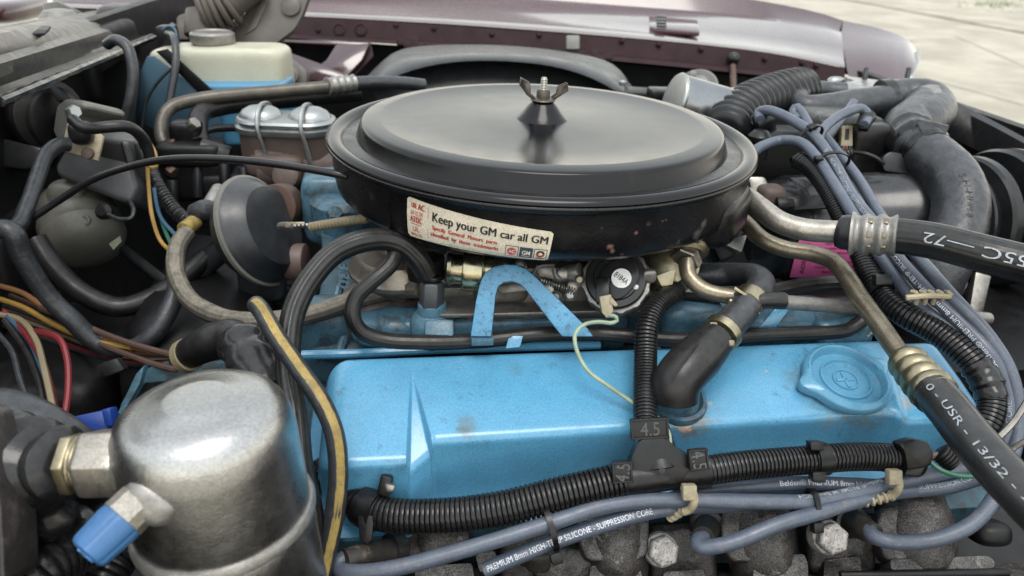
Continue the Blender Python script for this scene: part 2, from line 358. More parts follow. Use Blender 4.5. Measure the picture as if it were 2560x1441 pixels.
def txt_tube(g, txt, path, r, s0, h, rev=False, phi=0., mir=False, length=None, **k):
    """letters of height h wrapped on a tube from arc length s0 on; rev: reads against the path"""
    vs, fs, w_ = textgeo(txt, **k); sx = h if length is None else length / w_
    out = []
    for x, y in vs:
        q = s0 + (-x if rev else x) * sx; yy = (y - .35) * h
        p, t = path.at(q); c = (CAM - p); c = (c - t * c.dot(t)).normalized(); b = t.cross(c) if rev else c.cross(t)
        if mir: b = -b
        a = phi + yy / r
        out.append(p + (c * cos(a) + b * sin(a)) * (r * 1.02 + .0002))
    g.add(out, fs); return g
def ptplane(o, X, Y):
    return lambda x, y: o + X * x + Y * y
# ================================================================ the setting
g = G(); g.add([Vector((-40, -8, -1)), Vector((60, -8, -1)), Vector((60, 120, -1)), Vector((-40, 120, -1))], [(0, 1, 2, 3)])
g.add([Vector((-900, -700, -1.01)), Vector((900, -700, -1.01)), Vector((900, 900, -1.01)), Vector((-900, 900, -1.01))], [(0, 1, 2, 3)])
o = solo('pavement', '', '', g, CONC, kind='structure')
def groundline(a, b, wdt):
    A, B = AZ(*a, -.996), AZ(*b, -.996); d = (B - A).normalized(); n_ = Vector((-d.y, d.x, 0)) * wdt / 2
    return G().add([A - n_, B - n_, B + n_, A + n_], [(0, 1, 2, 3)])
g = groundline((2390, 90), (2620, 190), .05); gg = groundline((2240, 175), (2560, 262), .03); g.add(gg.v, gg.f)
gg = groundline((1500, 12), (2290, 105), .06); g.add(gg.v, gg.f)
o = solo('pavement_joints', '', '', g, JOINT, kind='structure')
g = G(); A_, B_ = AZ(2080, -6, -1), AZ(2700, 112, -1); d_ = (B_ - A_).normalized(); n_ = Vector((-d_.y, d_.x, 0))
g.prism([A_, B_, B_ + n_ * .16, A_ + n_ * .16], Vector((0, 0, .03)))
o = solo('kerb', '', '', g, CONC, kind='structure', bevel=.015)
g = G()
for i in range(160):
    c = AZ(2490 + random.gauss(0, 40), 12 + random.gauss(0, 7), -1); a = random.uniform(0, 6.3); h = random.uniform(.02, .06); dx = Vector((cos(a), sin(a), 0))
    g.add([c - dx * .012, c + dx * .012, c + dx * random.uniform(-.05, .05) + UP * h], [(0, 1, 2)])
solo('weeds', 'low green weeds growing along the pale kerb beyond the car', 'weeds', g, GRASS, kind='stuff')

# dark shell of the engine bay: firewall, far inner wing, unseen near inner wing, added bottom sheet
FW = V(120, 560, 1.02)                      # a point of the firewall
def slab(o, a, b, ext, th): return G().box(o, (ext[0], ext[1], th), (a, b, a.cross(b)))
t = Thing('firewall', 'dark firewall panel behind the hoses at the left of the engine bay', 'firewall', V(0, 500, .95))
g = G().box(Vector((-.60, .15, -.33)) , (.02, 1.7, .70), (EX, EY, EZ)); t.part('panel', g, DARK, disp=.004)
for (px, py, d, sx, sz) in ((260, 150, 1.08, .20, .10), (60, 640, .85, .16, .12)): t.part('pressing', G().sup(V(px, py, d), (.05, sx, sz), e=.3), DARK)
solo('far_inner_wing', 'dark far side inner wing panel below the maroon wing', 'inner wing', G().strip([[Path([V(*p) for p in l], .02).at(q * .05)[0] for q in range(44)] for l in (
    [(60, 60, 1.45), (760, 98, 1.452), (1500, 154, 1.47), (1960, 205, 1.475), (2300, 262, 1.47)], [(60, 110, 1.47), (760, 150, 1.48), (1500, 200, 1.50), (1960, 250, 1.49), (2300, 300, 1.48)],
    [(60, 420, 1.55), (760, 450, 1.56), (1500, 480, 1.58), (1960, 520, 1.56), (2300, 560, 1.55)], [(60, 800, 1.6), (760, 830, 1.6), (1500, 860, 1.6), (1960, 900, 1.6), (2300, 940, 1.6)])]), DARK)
solo('near_inner_wing', 'dark unseen near side inner wing panel added to darken the bay', 'inner wing', G().box(Vector((.1, -.62, -.50)), (1.7, .015, .5)), DARK)  # out of view, added to cut bounce light from the near side
solo('added_bay_sheet', 'dark added sheet closing the open bottom of the engine bay', 'added sheet', G().box(Vector((.1, .05, -.74)), (1.9, 1.5, .01)), DARK)  # added sheet, keeps bright ground from showing through the open bay bottom
t = Thing('radiator_support', 'black radiator support panel across the front of the engine bay', 'radiator support', Vector((.78, 0, -.6)))
t.part('panel', G().box(Vector((.80, .1, -.36)), (.02, 1.6, .55)), DARK)
# ---------------------------------------------------------------- far wing (maroon)
def yline(pts):                              # pixel + depth list
    return [V(*p) for p in pts]
def loftlines(g, lines, n=40):
    ps = [Path(yline(l), .02) for l in lines]
    g.strip([[p.at(p.L * i / n)[0] for i in range(n + 1)] for p in ps]); return g
t = Thing('far_wing', 'glossy maroon front wing along the far side of the engine bay', 'car wing', V(1300, 200, 1.5))
g = loftlines(G(), [
    [(120, -175, 1.75), (760, -150, 1.8), (1500, -60, 1.8), (2040, 30, 1.74), (2108, 52, 1.74)],
    [(120, -60, 1.72), (760, -38, 1.78), (1500, 10, 1.78), (2040, 60, 1.72), (2106, 80, 1.72)],
    [(120, -14, 1.66), (760, 0, 1.70), (1500, 18, 1.70), (2040, 70, 1.66), (2104, 84, 1.66)],
    [(120, -8, 1.60), (760, 10, 1.60), (1300, 34, 1.60), (1914, 92, 1.60), (2108, 118, 1.60)],
    [(120, 4, 1.50), (760, 27, 1.52), (1300, 58, 1.53), (1914, 116, 1.54), (2110, 150, 1.54)],
    [(120, 10, 1.46), (760, 33, 1.47), (1300, 65, 1.48), (1914, 123, 1.50), (2112, 162, 1.50)],
    [(120, 16, 1.452), (760, 40, 1.46), (1300, 72, 1.47), (1914, 130, 1.488), (2112, 170, 1.49)]])
t.part('outer_panel', g, MAR)
t.part('backing', loftlines(G(), [[(1300, 95, 1.56), (1960, 180, 1.56), (2125, 195, 1.58), (2262, 215, 1.62)], [(1300, 200, 1.56), (1960, 230, 1.56), (2125, 245, 1.58), (2262, 262, 1.62)]]), DARK)  # dark sheet added behind the panel so the gap looks shaded
t.part('seam_backing', loftlines(G(), [[(2090, 54, 1.77), (2094, 84, 1.73), (2096, 122, 1.64), (2100, 185, 1.57)], [(2122, 60, 1.77), (2124, 90, 1.73), (2128, 122, 1.64), (2136, 190, 1.57)]]), DARK)  # dark strip added to stand for the shade in the seam gap
g = loftlines(G(), [
    [(120, 17, 1.456), (760, 41, 1.464), (1300, 73, 1.476), (1914, 131, 1.49), (2112, 171, 1.492)],
    [(120, 20, 1.452), (760, 44, 1.46), (1300, 76, 1.473), (1914, 134, 1.487), (2112, 174, 1.489)],
    [(120, 56, 1.452), (760, 86, 1.46), (1300, 118, 1.473), (1914, 176, 1.487), (2112, 206, 1.489)],
    [(120, 58, 1.43), (760, 89, 1.44), (1300, 122, 1.453), (1914, 181, 1.465), (2112, 210, 1.47)],
    [(120, 68, 1.425), (760, 98, 1.435), (1300, 132, 1.448), (1914, 190, 1.46), (2112, 214, 1.465)]])
t.part('inner_flange', g, MARD)
for i, (px, py) in enumerate(((796, 77), (1085, 72), (990, 64), (1230, 86), (1348, 88), (1555, 103), (1647, 112), (1753, 124), (1912, 148), (2005, 158), (2040, 165))):
    c = V(px, py, 1.462 + (px - 760) * 2e-5); t.part('bolt', G().lathe(c, -CF, [(.0055, 0), (.0055, .004), (.003, .006)], 12), MARD)
for px in (848, 902):
    c = V(px, 75, 1.462); t.part('rubber_grommet', G().lathe(c, -CF, [(.0125, 0), (.0125, .002), (.010, .003), (.009, .001), (.003, .001)], 20), MARD)
t.part('rubber_stop', G().lathe(V(1833, 148, 1.475), -CF, [(.013, 0), (.012, .006), (.008, .012), (.003, .014)], 18), RUB)
t.part('brown_strut', G().cyl(V(1832, 165, 1.46), V(1835, 262, 1.40), .006), BRONZ)
t = Thing('wing_nose_cap', 'maroon wing end cap with chrome trim beyond the radiator hose', 'wing end cap', V(2200, 200, 1.6))
g = loftlines(G(), [
    [(2108, 52, 1.74), (2200, 72, 1.72), (2270, 100, 1.70), (2292, 130, 1.68)],
    [(2104, 80, 1.70), (2200, 96, 1.68), (2268, 110, 1.67), (2294, 140, 1.66)],
    [(2108, 118, 1.61), (2200, 125, 1.60), (2262, 138, 1.60), (2290, 156, 1.60)],
    [(2116, 168, 1.55), (2170, 172, 1.55), (2240, 180, 1.55), (2284, 178, 1.57)],
    [(2124, 200, 1.53), (2170, 205, 1.53), (2230, 206, 1.53), (2268, 200, 1.56)],
    [(2128, 214, 1.54), (2170, 218, 1.54), (2220, 222, 1.54), (2262, 222, 1.57)]], 24)
t.part('cap', g, MAR)
t.part('chrome_trim', sweep(G(), VP([(2293, 134, 1.665), (2290, 160, 1.61), (2274, 200, 1.57), (2266, 235, 1.57)]), .006, 8), CHROME)
# emblem-like hinge latch on the wing top
t = Thing('hood_catch', 'small maroon catch plate with black louvres on top of the far wing', 'catch', V(1690, 75, 1.6))
pl = [(1622, 40), (1744, 50), (1750, 80), (1640, 72), (1624, 66)]
pn = (CU * .8 - CF * .5).normalized(); po = V(1680, 60, 1.585)
t.part('plate', G().prism([ONP(*p, po, pn) for p in pl], pn * -.01), MAR, bevel=.003)
for i in range(4):
    y = 42 + i * 7.5; t.part('louvre', G().prism([ONP(*p, po + pn * .004, pn) for p in ((1640, y), (1664, y + 1), (1666, y + 4.5), (1642, y + 3))], pn * .003), SHROUD)
# black latch bracket + two pinch flanges on the inner flange
t = Thing('wiring_clip', 'dark metal clip folded over the maroon flange above the fan shroud', 'clip', V(1432, 130, 1.44))
t.part('clip', G().box(V(1432, 108, 1.43), (.026, .012, .028), (CX, -CF, CU)), GREYP, bevel=.003)
for px, py, lab in ((1037, 113, 'crinkled maroon seam tab left of the fan shroud arch'), (1487, 143, 'crinkled maroon seam tab right of the fan shroud arch')):
    t = Thing('seam_tab', lab, 'seam tab', V(px, py, 1.42), 'seam tabs on the maroon flange')
    g = G(); 
    for k in range(5): g.sup(V(px - 34 + 17 * k, py + (2 - k) * -1.5 + (2 if k % 2 else -3), 1.425), (.018, .006, .012 if k != 2 else .026), (CX, -CF, CU), .5)
    t.part('tab', g, MARD, disp=.001)
# maroon hood hinge support (open loop) left of the shroud
t = Thing('wing_brace', 'maroon pressed wing brace with a dark triangular opening', 'wing brace', V(800, 200, 1.36))
po = V(800, 150, 1.36); pn = (-CF + CU * .35).normalized(); PB = lambda l, o_=0: [ONP(*p, po + pn * o_, pn) for p in l]
outer = [(690, 100), (925, 104), (905, 150), (860, 192), (700, 178)]
g = G()
for seg in ([(690, 97), (925, 104), (920, 115), (840, 112), (692, 104)], [(840, 110), (925, 106), (905, 150), (868, 190), (830, 175), (800, 160), (815, 150)],
            [(690, 118), (800, 158), (868, 184), (862, 206), (720, 200), (690, 150)]):
    g.prism(PB(seg), pn * -.012)
t.part('frame', g, MAR, bevel=.003)
t.part('flange', G().prism(PB([(926, 104), (934, 140), (872, 205), (858, 206), (905, 150)], -.014), pn * -.008), MARD, bevel=.002)
# ---------------------------------------------------------------- hood hinge and its spring (top left)
t = Thing('hood_support', 'brown grey hood hinge arm with a coiled spring above the washer tank', 'hood hinge', V(560, 90, 1.22))
po = V(600, 60, 1.20); pn = (-CF).normalized(); PB = lambda l, o_=0: [ONP(*p, po + pn * o_, pn) for p in l]
t.part('arm', G().prism(PB(roundpoly([(655, -60), (790, -60), (755, 40), (735, 75), (690, 108), (655, 150), (600, 110), (560, 90), (600, 60)], 14)), pn * -.012), BROWN, bevel=.003)
t.part('side_plate', G().prism(PB(roundpoly([(440, 40), (470, 28), (510, 34), (500, 98), (440, 100)], 10), -.01), pn * -.03), BROWN, bevel=.003)
t.part('rib', G().prism(PB([(668, -40), (690, -40), (640, 70), (612, 88)], .003), pn * -.006), BROWN, bevel=.002)
t.part('pivot', G().lathe(PB([(728, 18)])[0], pn, [(.016, 0), (.016, .006), (.010, .008), (.004, .009)], 20), BROWN)
pt = VP([(470, 8, 1.14), (545, 25, 1.16), (640, -45, 1.18), (700, -110, 1.2)])
t.part('spring_cover', sweep(G(), VP([(500, 20, 1.165), (560, 8, 1.17), (640, -50, 1.18)]), .027, 20), BROWN)
g = G(); cp = VP([(505, 22, 1.165), (560, 8, 1.17), (650, -60, 1.18)]); hx = []
for i in range(160):
    q = cp.L * i / 420; p, tt = cp.at(q); x, y, _ = basis(tt, UP); a = i / 420 * 2 * pi * 12; hx.append(p + (x * cos(a) + y * sin(a)) * .034)
t.part('coil', sweep(G(), Path(hx, .004), .0052, 8, ds=.004), BROWN)
t.part('lower_post', G().cyl(V(500, 95, 1.17), V(505, 30, 1.17), .024, 20), BROWN)
t.part('foot', G().prism(PB(roundpoly([(690, 112), (735, 150), (768, 176), (766, 214), (700, 208), (660, 160)], 14), -.0), pn * -.02), BROWN, bevel=.004)
t.part('foot_bolt', G().lathe(PB([(727, 190)], 0)[0], pn, [(.014, 0), (.014, .005), (.009, .007)], 18), BROWN)
# ---------------------------------------------------------------- washer tank
t = Thing('washer_tank', 'milky plastic washer tank half full of blue fluid', 'washer tank', V(530, 350, 1.1))
AXC = (CX, (CF - UP * CF.dot(UP)).normalized(), UP)
def tank(px0, px1, pyt, pyb, d, dep, m_, nm, par=None, e=.22, lab=None):
    a, b = V(px0, pyt, d), V(px1, pyt, d); w_ = (b - a).length; h = (V(px0, pyb, d) - V(px0, pyt, d)).length / cos(PITCH * .8)
    c = (a + b) / 2 - UP * h / 2 + AXC[1] * dep / 2
    return t.part(nm, G().sup(c, (w_, dep, h), AXC, e, .3, 40, 24), m_, par, lab)
tank(355, 694, 124, 300, 1.06, .085, BOTTLE, 'shell')
tank(352, 697, 212, 360, 1.057, .092, FLUID, 'fluid_level', None, .12, 'blue fluid showing through the lower half')
cap = t.part('cap', G().lathe(V(532, 98, 1.105), UP, [(.030, -.006), (.032, -.003), (.032, .008), (.028, .011), (.026, .009), (.01, .009)], 32), ALUW)
t.part('filler_neck', G().lathe(V(532, 108, 1.105), UP, [(.026, -.01), (.026, .006), (.02, .006)], 24), BOTTLE)
po = V(500, 200, 1.045); pn = -AXC[1]; PB = lambda l, o_=0: [ONP(*p, po + pn * o_, pn) for p in l]
t.part('strap', G().prism(PB([(392, 128), (420, 122), (560, 250), (520, 252)]), pn * .004), DARK, bevel=.001)
t.part('corner_panel', G().prism(PB([(340, 250), (352, 180), (370, 140), (388, 140), (545, 262), (560, 345), (500, 380), (340, 300)], -.002), pn * .003), mat('dark_blue_grey_tank', (.05, .10, .14), .45, var=.1, bump=.05), bevel=.001)  # darker blue grey plate over the tank corner
solo('pump_plug', 'small grey plug with blue wires beside the washer tank', 'plug', G().box(V(420, 90, 1.1), (.025, .025, .03), AXC), PLASTG, bevel=.004)
solo('blue_lead', 'thin blue wire arching over the grey plug by the washer tank', 'wire', sweep(G(), VP([(405, 76, 1.085), (420, 66, 1.08), (436, 72, 1.075), (446, 110, 1.075)]), .0016, 8), WBLU)
solo('washer_hose', 'grey washer hose hanging down in front of the tank strap', 'hose', sweep(G(), VP([(418, 85, 1.08), (436, 100, 1.03), (440, 150, 1.02), (428, 230, 1.02), (420, 270, 1.02)]), .0052, 12), RUBG)
solo('tank_lead', 'thin black lead looping over the blue part of the tank', 'wire', sweep(G(), VP([(428, 172, 1.02), (400, 200, 1.02), (368, 250, 1.02), (355, 320, 1.02)]), .002, 8), PLAST)
# ---------------------------------------------------------------- cowl with seal
t = Thing('cowl_panel', 'weathered dusty black cowl panel along the windscreen base', 'cowl', V(100, 200, .8))
def cl(a, b):
    A, B = V(*a), V(*b); return [A + (A - B) * .45, B]
L_ = [((0, 262, .60), (390, 98, 1.2)), ((0, 252, .60), (389, 92, 1.2)), ((0, 240, .605), (380, 84, 1.205)), ((0, 234, .61), (372, 86, 1.21)), ((0, 216, .615), (350, 92, 1.215)), ((0, 206, .612), (340, 88, 1.21)), ((0, 194, .605), (334, 76, 1.205)), ((0, 160, .61), (328, 60, 1.215)),
      ((0, 148, .62), (320, 54, 1.225)), ((0, 138, .63), (312, 50, 1.235)), ((0, 118, .635), (300, 40, 1.24)), ((0, 104, .645), (286, 34, 1.25)), ((0, 84, .66), (250, 30, 1.27)), ((0, 72, .70), (235, 27, 1.28))]
L_ = [cl(*q) for q in L_]
_old = [[(-260, 385, .50), (0, 262, .60), (200, 172, .80), (390, 98, 1.2)],
      [(-260, 372, .50), (0, 246, .60), (200, 160, .80), (388, 88, 1.2)],
      [(-260, 352, .51), (0, 232, .61), (200, 150, .81), (372, 84, 1.215)],
      [(-260, 340, .515), (0, 218, .615), (190, 146, .82), (345, 96, 1.21)],
      [(-260, 318, .51), (0, 196, .61), (180, 130, .81), (330, 88, 1.21)],
      [(-260, 288, .51), (0, 166, .61), (180, 106, .81), (326, 66, 1.22)],
      [(-260, 270, .52), (0, 148, .62), (180, 94, .82), (322, 56, 1.23)],
      [(-260, 250, .535), (0, 132, .635), (180, 84, .835), (312, 46, 1.24)],
      [(-260, 215, .54), (0, 104, .64), (170, 66, .84), (290, 36, 1.25)],
      [(-260, 190, .56), (0, 84, .66), (150, 52, .86), (250, 30, 1.27)],
      [(-260, 170, .60), (0, 72, .70), (130, 44, .9), (235, 27, 1.28)]]
t.part('panel', G().strip([[q[0].lerp(q[1], i / 60) for i in range(61)] for q in L_]), COWL)
t.part('end_cap', G().sup(V(300, 70, 1.23), (.05, .10, .075), e=.5), COWL)
t.part('seal_lip', sweep(G(), VP([(0, 256, .597), (385, 94, 1.195)], .01), .0045, 8, ds=.01), TAPE, disp=.001, dsc=90)
g = G().box(V(70, 72, .92), (.20, .03, .012), (EY, EX, EZ))
t = Thing('windscreen_wiper', 'pale grey wiper arm lying on the cowl at the top left', 'wiper arm', V(100, 60, .9))
t.part('arm', sweep(G(), VP([(-60, 96, .74), (40, 70, .86), (110, 58, 1.0), (150, 52, 1.1)], .01), .006, 8, flat=.5), ALUW)
t.part('pivot', G().lathe(V(150, 48, 1.10), UP, [(.03, -.02), (.03, 0), (.02, .012), (.01, .014)], 24), GREYP)
t.part('deflector', G().prism([V(104, 8, 1.14), V(140, 4, 1.14), V(214, 40, 1.18), V(130, 60, 1.14), V(106, 40, 1.13)], Vector((0, .01, .0))), GREYP, bevel=.003)
solo('vent_grille', 'small black grille of fine mesh set in the cowl panel', 'vent grille', G().prism([V(70, 92, .745), V(88, 70, .82), V(128, 72, .82), V(112, 90, .755)], UP * .003), DARK, bevel=.001)
solo('far_door', 'pale reflecting maroon car body panel at the top left corner', 'body panel', G().sup(V(22, 18, 1.9), (.16, .35, .06), e=.6), MAR)
solo('cowl_end_rail', 'white grey rail panel behind the cowl end', 'rail', G().prism([V(300, 42, 1.3), V(410, 44, 1.38), V(440, 60, 1.36), V(320, 60, 1.28)], UP * -.01), GREYP, bevel=.003)  # plain grey solid behind the cowl end
# ---------------------------------------------------------------- fan shroud
t = Thing('fan_shroud', 'glossy black arched fan shroud behind the air cleaner', 'fan shroud', V(1250, 250, 1.2))
arc = lambda pts: pts
g = loftlines(G(), [
    [(905, 205, 1.27), (960, 150, 1.30), (1010, 122, 1.34), (1200, 112, 1.36), (1400, 128, 1.36), (1530, 160, 1.33), (1590, 230, 1.29)],
    [(915, 212, 1.22), (990, 160, 1.24), (1080, 140, 1.26), (1220, 132, 1.28), (1400, 146, 1.28), (1500, 178, 1.26), (1590, 240, 1.23)],
    [(930, 216, 1.19), (1000, 178, 1.20), (1100, 152, 1.21), (1230, 145, 1.22), (1380, 158, 1.22), (1480, 188, 1.21), (1575, 238, 1.19)],
    [(932, 224, 1.185), (1002, 186, 1.195), (1100, 160, 1.205), (1230, 152, 1.215), (1380, 166, 1.215), (1480, 196, 1.205), (1570, 246, 1.185)],
    [(934, 226, 1.20), (1004, 190, 1.215), (1100, 165, 1.225), (1230, 157, 1.235), (1380, 171, 1.235), (1480, 201, 1.225), (1568, 250, 1.20)]], 60)
t.part('arch', g, SHROUD)
g = loftlines(G(), [
    [(934, 228, 1.22), (1004, 192, 1.235), (1100, 167, 1.245), (1230, 159, 1.255), (1380, 173, 1.255), (1480, 203, 1.245), (1568, 252, 1.22)],
    [(960, 300, 1.21), (1020, 300, 1.22), (1100, 300, 1.22), (1230, 300, 1.22), (1380, 300, 1.22), (1480, 300, 1.22), (1568, 300, 1.2)]], 40)
t.part('inner_face', g, PLASTG)
t.part('corner_bolt', G().lathe(V(1556, 214, 1.18), UP, [(.006, 0), (.006, .006), (.003, .008)], 10), CHROME)
g = G().prism([V(1562, 214, 1.18), V(1680, 222, 1.10), V(1692, 236, 1.08), V(1560, 232, 1.15)], UP * -.02)
solo('shroud_bracket', 'flat black bracket joining the fan shroud beside the silver duct', 'bracket', g, PLAST, bevel=.002)
solo('black_resistor_box', 'small black box on the bracket behind the air cleaner rim', 'box', G().box(V(1662, 240, 1.03), (.045, .035, .02)), PLAST, bevel=.004)
# ---------------------------------------------------------------- far wiring pipes above the air cleaner left
solo('brake_vacuum_pipe', 'grey brown rigid pipe bending down left of the master cylinder', 'pipe', sweep(G(), VP([(418, 372, .93), (405, 345, .93), (406, 300, .94), (430, 268, .95), (500, 248, .96), (700, 228, 1.0), (820, 218, 1.02)]), .0085, 14), BRPIPE)
t = Thing('rubber_fuel_hose', 'black rubber hose with grey crimp running behind the air cleaner', 'hose', V(900, 215, 1.05))
pf = VP([(815, 218, 1.02), (900, 208, 1.05), (1000, 208, 1.08), (1060, 214, 1.1)]); t.part('hose', sweep(G(), pf, .0095, 14), RUBG)
t.part('crimp', sweep(G(), VP([(818, 216, 1.02), (884, 208, 1.045)]), lambda q: .0115 + .001 * cos(q * 600), 18, ds=.001), ALUW)
solo('thick_brake_hose', 'thick black hose passing behind the chrome topped reservoir', 'hose', sweep(G(), VP([(500, 360, .93), (494, 320, .94), (505, 282, .96), (560, 265, .99), (700, 250, 1.03), (900, 232, 1.07)]), .0125, 16), RUB)
t = Thing('pipe_union', 'black plastic pipe union with brass screw below the washer tank', 'pipe union', V(460, 350, .92))
t.part('body', G().sup(V(468, 335, .93), (.04, .03, .035), e=.5), PLAST)
t.part('screw', G().hexa(V(476, 318, .915), V(490, 306, .91), .008), STEEL); t.part('nut', G().hexa(V(420, 378, .925), V(445, 372, .92), .013), BRONZ)
t.part('stub', G().cyl(V(500, 370, .92), V(575, 392, .93), .013), RUB)
t.part('lower_block', G().sup(V(480, 380, .93), (.08, .05, .03), e=.4), DARK)
solo('small_link_hose', 'thin black link hose ending at the master cylinder body', 'hose', sweep(G(), VP([(505, 330, .94), (540, 322, .96), (600, 320, .99)]), .005, 10), RUB)
# ---------------------------------------------------------------- brake master cylinder
t = Thing('brake_master_cylinder', 'rusty brown brake master cylinder with shiny domed cover', 'master cylinder', V(720, 440, .96))
d0 = .93; Lx = VP([(600, 300, d0), (835, 290, d0)]); a, b = V(592, 305, d0), V(840, 292, d0); ax = (b - a).normalized()
ax = (ax - UP * ax.dot(UP)).normalized(); ay = UP.cross(ax); c0 = (a + b) / 2; wl = (b - a).length
body = G()
def stad(c, hw, hh, r, z0, z1, inset=0):
    n = 24; P = []
    for k in range(n):
        an = 2 * pi * k / n + pi / 2; sx = -1 if k < n / 2 else 1
        P.append(c + ax * (sx * (hw - r) + cos(an) * (r - inset)) + ay * (sin(an) * (r - inset)))
    return [p + UP * z0 for p in P], [p + UP * z1 for p in P]
def stadsolid(g, c, hw, r, levels):
    g.strip([stad(c, hw, 0, r, z, z, i)[0] for i, z in levels], True); n = 24
    g.f.append(tuple(range(len(g.v) - n, len(g.v)))); g.f.append(tuple(range(len(g.v) - n * len(levels), len(g.v) - n * (len(levels) - 1)))); return g
t.part('reservoir', stadsolid(G(), c0, wl / 2 * .95, .032, [(.004, -.085), (0, -.08), (0, -.012)]), RUST, disp=.0008)
t.part('cover', stadsolid(G(), c0, wl / 2, .036, [(0, -.014), (-.001, -.011), (-.001, -.007), (.004, -.004), (.004, -.002), (0, 0), (.002, .003), (.008, .004)]), CHROME)
for q in (-.5, .47):
    t.part('dome', G().lathe(c0 + ax * (wl / 2 * q) + UP * .002, UP, [(.026, 0), (.025, .004), (.021, .009), (.014, .013), (.006, .0145)], 28, ax, 1.05, .95), CHROME)
for q in (-.42, .42):
    cc = c0 + ax * (wl / 2 * q)
    hs_ = [cc - ay * .036 - UP * .10 + ax * .018, cc - ay * .038 - UP * .03 + ax * .006, cc - ay * .037 + UP * .0, cc - ay * .022 + UP * .018, cc + UP * .019, cc + ay * .03 + UP * .008, cc + ay * .036 - UP * .02]
    t.part('wire_bail', sweep(G(), Path(hs_), .0026, 10), CHROME)
t.part('bore', G().cyl(V(640, 425, .93), V(850, 415, .96), .028, 24), RUST)
t.part('port_plug', G().lathe(V(715, 440, .905), -CF, [(.016, -.01), (.016, .004), (.012, .006)], 20), RUST)
t.part('outlet', G().sup(V(690, 415, .92), (.07, .03, .03), e=.6), RUST)
# dark things under it
t = Thing('proportioning_valve', 'dark grimy valve block in the shade under the master cylinder', 'valve block', V(560, 520, .95))
g = G().sup(V(470, 440, .95), (.12, .05, .06), e=.4); g.sup(V(590, 470, .96), (.10, .05, .05), e=.4); t.part('body', g, DARK)
for px, py, l_ in ((492, 425, 70), (560, 430, 40), (430, 470, 40), (610, 450, 60)):
    t.part('tube', G().cyl(V(px, py - l_ / 2, .925), V(px + 4, py + l_, .93), .007, 14), PLASTG)
t.part('brass_nut', G().hexa(V(424, 422, .92), V(438, 434, .918), .008), BRONZ)
t.part('red_sensor', G().cyl(V(690, 510, .84), V(716, 512, .84), .018, 20), BRONZ)
for k in range(14):
    pass
# ---------------------------------------------------------------- wiper motor (black box)
t = Thing('wiper_motor', 'dark grey wiper motor housing with tan mounting plate', 'wiper motor', V(220, 500, .85))
bx = (( EX * .96 + UP * -.28).normalized()); 
def facebox(pts, d, th, nn=None):
    nn = (nn or (-CF)).normalized(); o_ = V(sum(p[0] for p in pts) / len(pts), sum(p[1] for p in pts) / len(pts), d)
    return G().prism([ONP(*p, o_, nn) for p in pts], -nn * th)
nn = (-CF * .8 + UP * .35 + EX * .25)
WMG = mat('matt_grey_wiper_housing', (.045, .045, .048), .45, var=.2, vs=20, dust=((.16, .16, .15), .3), bump=.2, bs=300)
t.part('housing', facebox([(135, 415), (160, 372), (300, 340), (322, 385), (342, 470), (325, 508), (290, 500), (140, 440)], .80, .07, -CF + UP * .1), WMG, bevel=.008, seg=3)
t.part('top_cover', facebox([(176, 300), (222, 262), (305, 300), (345, 350), (300, 352), (205, 340)], .80, .06, UP + -CF * .4), WMG, bevel=.006, seg=3)
t.part('gear_case', facebox([(138, 262), (160, 244), (205, 250), (215, 268), (180, 290), (172, 340), (150, 370), (128, 330)], .785, .05, -CF - EX * .5), GREYCAN, bevel=.006, seg=3)
t.part('mounting_plate', facebox([(168, 302), (224, 312), (258, 340), (244, 402), (150, 376), (160, 340)], .765, .004, -CF + UP * .2), TANP, bevel=.001)
t.part('plate_bolt', G().lathe(V(222, 385, .762), -CF, [(.006, 0), (.006, .004), (.003, .005)], 14), RUST)
t.part('port', G().sup(V(203, 332, .757), (.022, .022, .024), e=.7), RUB)
t.part('connector', G().hexa(V(176, 284, .76), V(190, 278, .755), .007), CHROME)
t.part('motor_can', G().cyl(V(60, 290, .84), V(150, 300, .82), .034, 28), DARK)
t.part('gasket', G().cyl(V(112, 288, .82), V(128, 290, .815), .040, 28), RUB)
t.part('side_bracket', facebox([(-20, 340), (80, 362), (112, 372), (96, 420), (60, 425), (-20, 415)], .80, .03), PLASTG, bevel=.004)
t.part('lug', facebox([(118, 212), (145, 215), (180, 250), (140, 255)], .79, .02), DARK, bevel=.003)
t.part('end_tab', facebox([(300, 350), (335, 352), (345, 400), (320, 420)], .775, .02, -CF + EX * .5), PLASTG, bevel=.004)
solo('tank_side_panel', 'flat dark grey panel between the cowl and the washer tank', 'panel', facebox([(180, 230), (300, 150), (345, 150), (335, 330), (300, 300)], 1.02, .01), DARK, bevel=.002)
# grey canister (vacuum pump) below
t = Thing('grey_canister', 'round khaki grey canister hanging under the wiper motor', 'canister', V(200, 660, .83))
ca = (V(150, 540, .84), V(235, 600, .80)); axn = (ca[1] - ca[0]).normalized()
axn = (CX * .45 - CU * .75 - CF * .45).normalized(); cc = V(200, 555, .85)
t.part('can', G().lathe(cc, axn, [(.038, -.03), (.0415, -.02), (.0425, .0), (.0440, .005), (.0440, .009), (.0425, .012), (.0428, .020), (.0442, .024), (.0425, .028), (.037, .039), (.027, .046), (.012, .049)], 48), GREYCAN)
t.part('neck', G().sup(V(175, 505, .83), (.04, .03, .05), e=.6), GREYCAN)
for k, (px, py) in enumerate(((190, 548), (212, 552))): t.part('dimple', G().lathe(V(px, py, .808), -CF, [(.006, -.002), (.006, .001), (.004, .0015), (.003, 0)], 14), GREYCAN)
t.part('grommet', G().lathe(V(263, 530, .795), -CF, [(.008, -.004), (.009, .004), (.005, .008)], 16), RUB)
